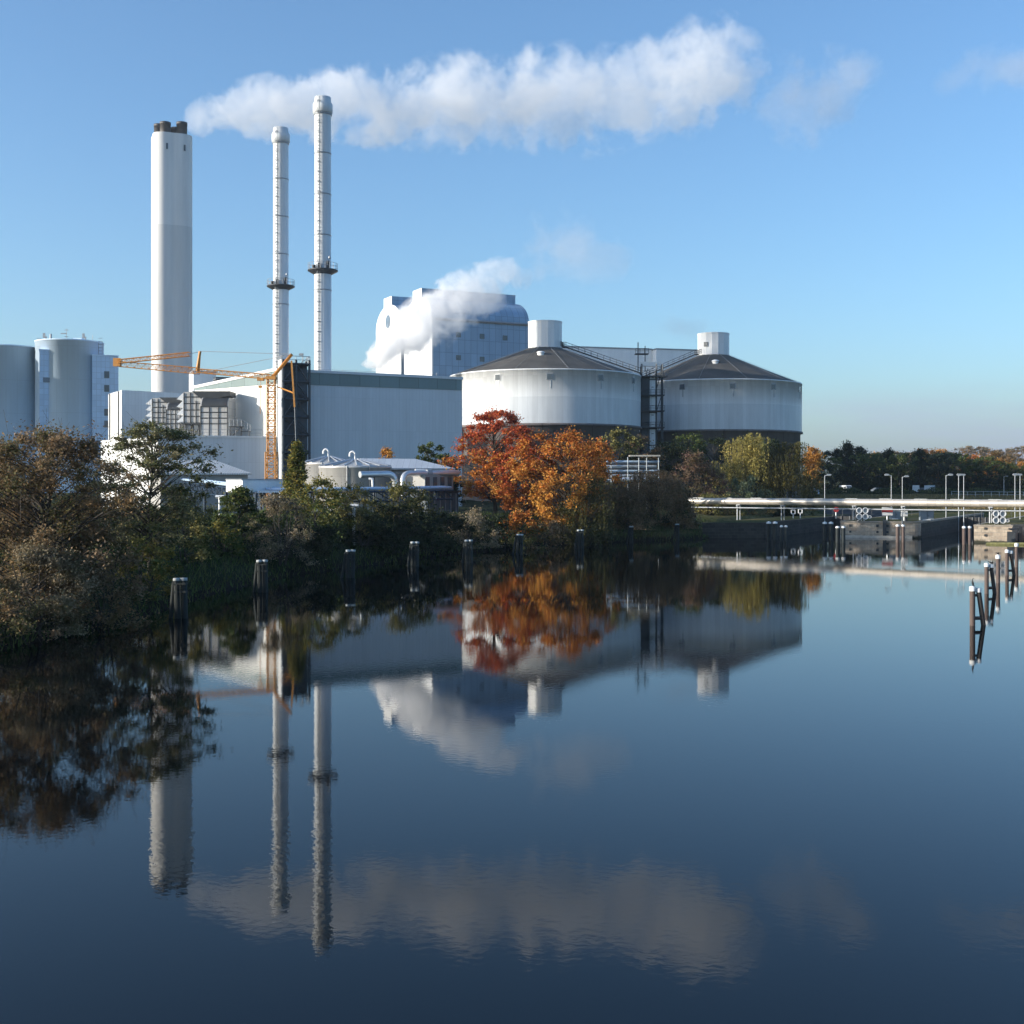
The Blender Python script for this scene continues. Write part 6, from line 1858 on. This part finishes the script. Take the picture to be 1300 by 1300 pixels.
# ------------------------------------------------------------------ steam (real volumes, thinning at the edges)
def steam(name, label, S, E, table, dens, nscale, seed, aniso=0.3, k_noise=1.15, edge=.45, grow=1.22, tone=(.97, .975, .985)):
    """table: (photo x, top row, bottom row, density factor) along the plume's own line from S to E"""
    S = Vector(S); E = Vector(E); Lx = (E - S).length
    X = (E - S).normalized(); Yv = Vector((0, 0, 1)).cross(X).normalized(); Z = X.cross(Yv)
    n = 25; us = []; zc = []; rr = []; dd = []
    tx = [t[0] for t in table]
    for i in range(n):
        u = i / (n - 1); P = S.lerp(E, u); px = 650 + F * P.x / P.y
        tp = np.interp(px, tx, [t[1] for t in table]); bt = np.interp(px, tx, [t[2] for t in table]); d = np.interp(px, tx, [t[3] for t in table])
        zt = CAM_H + (608 - tp) / F * P.y; zb = CAM_H + (608 - bt) / F * P.y
        us.append(u); zc.append((zt + zb) / 2 - P.z); rr.append(max(.3, (zt - zb) / 2)); dd.append(d)
    # domain: a lumpy closed tube a little larger than the vapour
    rng = np.random.default_rng(seed); ph = rng.uniform(0, 6.28, 8)
    vs = []; fs = []; m_ = 28; na = n * 2 - 1
    for i in range(na):
        u = i / (na - 1)
        r = np.interp(u, us, rr) * grow; z = np.interp(u, us, zc)
        for k in range(m_):
            a = 2 * PI * k / m_
            q = r * (1 + .07 * math.sin(3 * a + ph[0] + u * 17) + .06 * math.sin(5 * a + ph[1] - u * 29))
            vs.append(X * (u * Lx) + Yv * (q * math.cos(a)) + Z * (z + q * math.sin(a)))
    for i in range(na - 1):
        for k in range(m_):
            fs.append((i * m_ + k, i * m_ + (k + 1) % m_, (i + 1) * m_ + (k + 1) % m_, (i + 1) * m_ + k))
    c0 = len(vs); r0, r1 = rr[0], rr[-1]
    vs.append(X * (-r0 * .3) + Z * zc[0]); vs.append(X * (Lx + r1 * .4) + Z * zc[-1])
    for k in range(m_):
        fs.append((c0, (k + 1) % m_, k)); fs.append((c0 + 1, (na - 1) * m_ + k, (na - 1) * m_ + (k + 1) % m_))
    mt = bpy.data.materials.new(name + '_vapour'); mt.use_nodes = True; nt = mt.node_tree
    for q in list(nt.nodes): nt.nodes.remove(q)
    out = N(nt, 'ShaderNodeOutputMaterial'); pv = N(nt, 'ShaderNodeVolumePrincipled')
    pv.inputs['Color'].default_value = (*tone, 1); pv.inputs['Anisotropy'].default_value = aniso
    L(nt, pv.outputs[0], out.inputs['Volume'])
    tc = N(nt, 'ShaderNodeTexCoord')
    def dotn(v):
        d = N(nt, 'ShaderNodeVectorMath', operation='DOT_PRODUCT'); L(nt, tc.outputs['Object'], d.inputs[0]); d.inputs[1].default_value = v; return d.outputs['Value']
    def mth(op, a, b=None, c=None):
        k = N(nt, 'ShaderNodeMath', operation=op)
        for i, v in enumerate((a, b, c)):
            if v is None: continue
            if isinstance(v, (int, float)): k.inputs[i].default_value = v
            else: L(nt, v, k.inputs[i])
        return k.outputs[0]
    u = mth('DIVIDE', dotn(X), Lx); yy = dotn(Yv); zz = dotn(Z)
    def curve(vals, lo, hi):
        fcn = N(nt, 'ShaderNodeFloatCurve'); cv = fcn.mapping.curves[0]
        pts = [(us[i], (vals[i] - lo) / (hi - lo + 1e-9)) for i in range(0, n, 2)]
        cv.points[0].location = pts[0]; cv.points[1].location = pts[-1]
        for p in pts[1:-1]: cv.points.new(*p)
        fcn.mapping.update(); L(nt, u, fcn.inputs['Value'])
        return mth('MULTIPLY_ADD', fcn.outputs[0], hi - lo, lo)
    zcv = curve(zc, min(zc), max(zc)); rv = curve(rr, min(rr), max(rr)); dv = curve(dd, 0.0, max(dd))
    dz = mth('SUBTRACT', zz, zcv)
    dist = mth('DIVIDE', mth('SQRT', mth('ADD', mth('MULTIPLY', yy, yy), mth('MULTIPLY', dz, dz))), rv)
    # round the ends off
    e0 = mth('MULTIPLY', mth('MAXIMUM', mth('SUBTRACT', mth('MULTIPLY', u, Lx), Lx - r1 * 1.0), 0.0), 1 / (r1 * .92))
    e1 = mth('MULTIPLY', mth('MAXIMUM', mth('SUBTRACT', r0 * .6, mth('MULTIPLY', u, Lx)), 0.0), 1 / (r0 * 1.2))
    dist = mth('SQRT', mth('ADD', mth('MULTIPLY', dist, dist), mth('ADD', mth('MULTIPLY', e0, e0), mth('MULTIPLY', e1, e1))))
    mp = N(nt, 'ShaderNodeMapping'); mp.inputs['Location'].default_value = (seed * 13.7, seed * 5.1, 0); L(nt, tc.outputs['Object'], mp.inputs[0])
    nz = N(nt, 'ShaderNodeTexNoise', i_Scale=nscale, i_Detail=6.0, i_Roughness=.62, i_Distortion=.25); L(nt, mp.outputs[0], nz.inputs['Vector'])
    nv = mth('MULTIPLY', mth('SUBTRACT', nz.outputs[0], .46), k_noise * 2)
    val = mth('SUBTRACT', mth('SUBTRACT', 1.0, dist), mth('MULTIPLY', nv, 1.0))
    mr = N(nt, 'ShaderNodeMapRange', interpolation_type='SMOOTHSTEP', i_1=0.0, i_2=edge, i_3=0.0, i_4=1.0); L(nt, val, mr.inputs[0])
    # nothing at the wall of the domain
    mq = N(nt, 'ShaderNodeMapRange', i_1=.98, i_2=1.12, i_3=1.0, i_4=0.0); L(nt, dist, mq.inputs[0])
    dn = mth('MULTIPLY', mth('MULTIPLY', mth('MULTIPLY', mr.outputs[0], mq.outputs[0]), dv), dens)
    L(nt, dn, pv.inputs['Density'])
    me = bpy.data.meshes.new(name); me.from_pydata([tuple(v) for v in vs], [], fs); me.materials.append(mt)
    o = bpy.data.objects.new(name, me); col.objects.link(o); o.location = S
    tag(o, label, 'steam', 'drifting steam'); o['kind'] = 'thing'
    return o
stt = W(238, 152, 366)
big = [(236, 138, 168, 1.4), (250, 132, 176, 1.5), (300, 107, 180, 1.5), (350, 93, 180, 1.45), (400, 89, 180, 1.4), (450, 85, 184, 1.3), (500, 78, 192, 1.2), (550, 72, 194, 1.1), (600, 68, 188, .95), (650, 63, 190, .85), (700, 60, 192, .75),
       (750, 60, 196, .65), (800, 56, 180, .62), (850, 44, 174, .68), (900, 18, 166, .75), (925, 24, 140, .55), (955, 50, 120, .3)]
steam('steam_plume', 'broad white steam plume drifting right from the concrete chimney', stt, W(955, 86, 496), big, .047, .07, 3, aniso=.0, k_noise=2.0, edge=.34, tone=(.985, .985, .99))
low = [(452, 458, 470, 1.9), (475, 440, 472, 1.7), (500, 412, 468, 1.4), (530, 384, 458, 1.0), (560, 360, 438, .75), (590, 342, 414, .5), (620, 328, 398, .36), (650, 322, 374, .24), (675, 322, 362, .1)]
steam('steam_puff', 'smaller white steam cloud rising in front of the vaulted boiler house', W(457, 464, 258), W(668, 336, 280), low, .37, .17, 5, aniso=.0, k_noise=1.8, edge=.4, tone=(.985, .985, .99))
steam('steam_wisp', 'faint pinkish steam wisp above the nearer silo', W(652, 328, 330), W(805, 318, 355), [(652, 318, 345, .4), (690, 266, 362, 1), (725, 252, 372, 1), (765, 282, 368, .7), (805, 310, 345, .3)], .036, .06, 7, k_noise=1.9, edge=.7)
steam('steam_wisp', 'thin ragged steam wisp right of the broad plume', W(968, 125, 500), W(1118, 95, 530), [(968, 75, 160, .4), (1000, 55, 190, 1), (1040, 62, 200, 1), (1080, 62, 150, .9), (1118, 68, 110, .4)], .022, .05, 9, k_noise=2.3, edge=.7)
steam('steam_wisp', 'faint steam wisp at the upper right edge of the sky', W(1190, 105, 540), W(1345, 85, 570), [(1190, 90, 125, .4), (1240, 58, 130, .8), (1300, 50, 120, 1), (1345, 60, 110, .8)], .022, .05, 11, k_noise=1.3, edge=.7)
steam('steam_wisp', 'grey smoky wisp beside the farther silo turret', W(835, 415, 330), W(905, 405, 340), [(835, 405, 428, .4), (860, 395, 440, 1), (885, 392, 436, 1), (905, 400, 420, .3)], .03, .1, 13, k_noise=1.1, edge=.7, tone=(.55, .57, .62))

# ------------------------------------------------------------------ air, light, camera
SUN_EL = 13.0
sd = Vector((-.962, -.272, 0)).normalized() * math.cos(R(SUN_EL)) + Vector((0, 0, math.sin(R(SUN_EL))))   # towards the sun
ld_ = bpy.data.lights.new('sun', 'SUN'); ld_.energy = 3.3; ld_.angle = R(.55); ld_.color = (1.0, .92, .80)
so = bpy.data.objects.new('sun', ld_); col.objects.link(so); so.location = sd * 300; so.rotation_euler = (-sd).to_track_quat('-Z', 'Y').to_euler()

wd = bpy.data.worlds.new('World'); scene.world = wd; wd.use_nodes = True
nt = wd.node_tree; bg = nt.nodes['Background']
sky = N(nt, 'ShaderNodeTexSky', sky_type='NISHITA'); sky.sun_disc = False
sky.sun_elevation = R(SUN_EL); sky.sun_rotation = math.atan2(sd.x, sd.y); sky.altitude = 0; sky.air_density = 1.0; sky.dust_density = 1.6; sky.ozone_density = 4.4
bg.inputs[1].default_value = SKY_STRENGTH = .13
# thin cloud bank low on the right of the sky
tc = N(nt, 'ShaderNodeTexCoord'); sp = N(nt, 'ShaderNodeSeparateXYZ'); L(nt, tc.outputs['Generated'], sp.inputs[0])
mp = N(nt, 'ShaderNodeMapping'); mp.inputs['Scale'].default_value = (5, 5, 34); L(nt, tc.outputs['Generated'], mp.inputs[0])
nz = N(nt, 'ShaderNodeTexNoise', i_Scale=1.0, i_Detail=6.0, i_Roughness=.6); L(nt, mp.outputs[0], nz.inputs['Vector'])
r1_ = N(nt, 'ShaderNodeMapRange', interpolation_type='SMOOTHSTEP', i_1=.40, i_2=.66, i_3=0.0, i_4=1.0); L(nt, nz.outputs[0], r1_.inputs[0])
r2_ = N(nt, 'ShaderNodeMapRange', interpolation_type='SMOOTHSTEP', i_1=.085, i_2=.03, i_3=0.0, i_4=1.0); L(nt, sp.outputs[2], r2_.inputs[0])
r3_ = N(nt, 'ShaderNodeMapRange', interpolation_type='SMOOTHSTEP', i_1=.16, i_2=.34, i_3=0.0, i_4=.9); L(nt, sp.outputs[0], r3_.inputs[0])
k1 = N(nt, 'ShaderNodeMath', operation='MULTIPLY'); L(nt, r2_.outputs[0], k1.inputs[0]); L(nt, r3_.outputs[0], k1.inputs[1])
k3 = N(nt, 'ShaderNodeMath', operation='MULTIPLY_ADD', i_1=.7, i_2=.3); L(nt, r1_.outputs[0], k3.inputs[0])
k2 = N(nt, 'ShaderNodeMath', operation='MULTIPLY'); L(nt, k1.outputs[0], k2.inputs[0]); L(nt, k3.outputs[0], k2.inputs[1])
mx = N(nt, 'ShaderNodeMix', data_type='RGBA'); L(nt, k2.outputs[0], mx.inputs['Factor'])
wb_ = N(nt, 'ShaderNodeVectorMath', operation='MULTIPLY'); wb_.inputs[1].default_value = (.965, .975, .945)   # white balance of the whole sky
L(nt, sky.outputs[0], wb_.inputs[0]); L(nt, wb_.outputs[0], mx.inputs['A'])
mx.inputs['B'].default_value = (1.6, 1.72, 2.4, 1)
L(nt, mx.outputs['Result'], bg.inputs[0])

HAZE = 0.00008; EXPOSURE = 1.13
if HAZE:
    hm = bpy.data.materials.new('air_haze'); hm.use_nodes = True; nt = hm.node_tree
    for q in list(nt.nodes): nt.nodes.remove(q)
    out = N(nt, 'ShaderNodeOutputMaterial'); pv = N(nt, 'ShaderNodeVolumePrincipled'); L(nt, pv.outputs[0], out.inputs['Volume'])
    pv.inputs['Color'].default_value = (.70, .85, 1.0, 1); pv.inputs['Density'].default_value = HAZE; pv.inputs['Anisotropy'].default_value = 0.2
    hz = MB().box((0, 1940, 110), (6300, 4200, 240)).build('haze', hm); struct(hz, 'stuff')

cam = bpy.data.cameras.new('camera'); co = bpy.data.objects.new('camera', cam); col.objects.link(co)
co.location = (0, 0, CAM_H); co.rotation_euler = (R(90), 0, 0)
cam.sensor_width = 36; cam.lens = F / 1300 * 36; cam.shift_y = -(650 - 608) / 1300
cam.clip_start = .5; cam.clip_end = 8000
scene.camera = co
scene.render.engine = 'CYCLES'
vs_ = scene.view_settings; vs_.view_transform = 'Standard'; vs_.look = 'None'; vs_.exposure = EXPOSURE; vs_.gamma = 1; vs_.use_curve_mapping = False
cy = scene.cycles
cy.use_denoising = True
try: cy.denoiser = 'OPENIMAGEDENOISE'
except Exception: pass
cy.max_bounces = 10; cy.diffuse_bounces = 3; cy.glossy_bounces = 3; cy.transmission_bounces = 3; cy.volume_bounces = 8; cy.transparent_max_bounces = 8
cy.use_adaptive_sampling = True; cy.adaptive_threshold = .02
cy.sample_clamp_indirect = 8; cy.caustics_reflective = False; cy.caustics_refractive = False
cy.volume_step_rate = 1.0; cy.volume_max_steps = 160
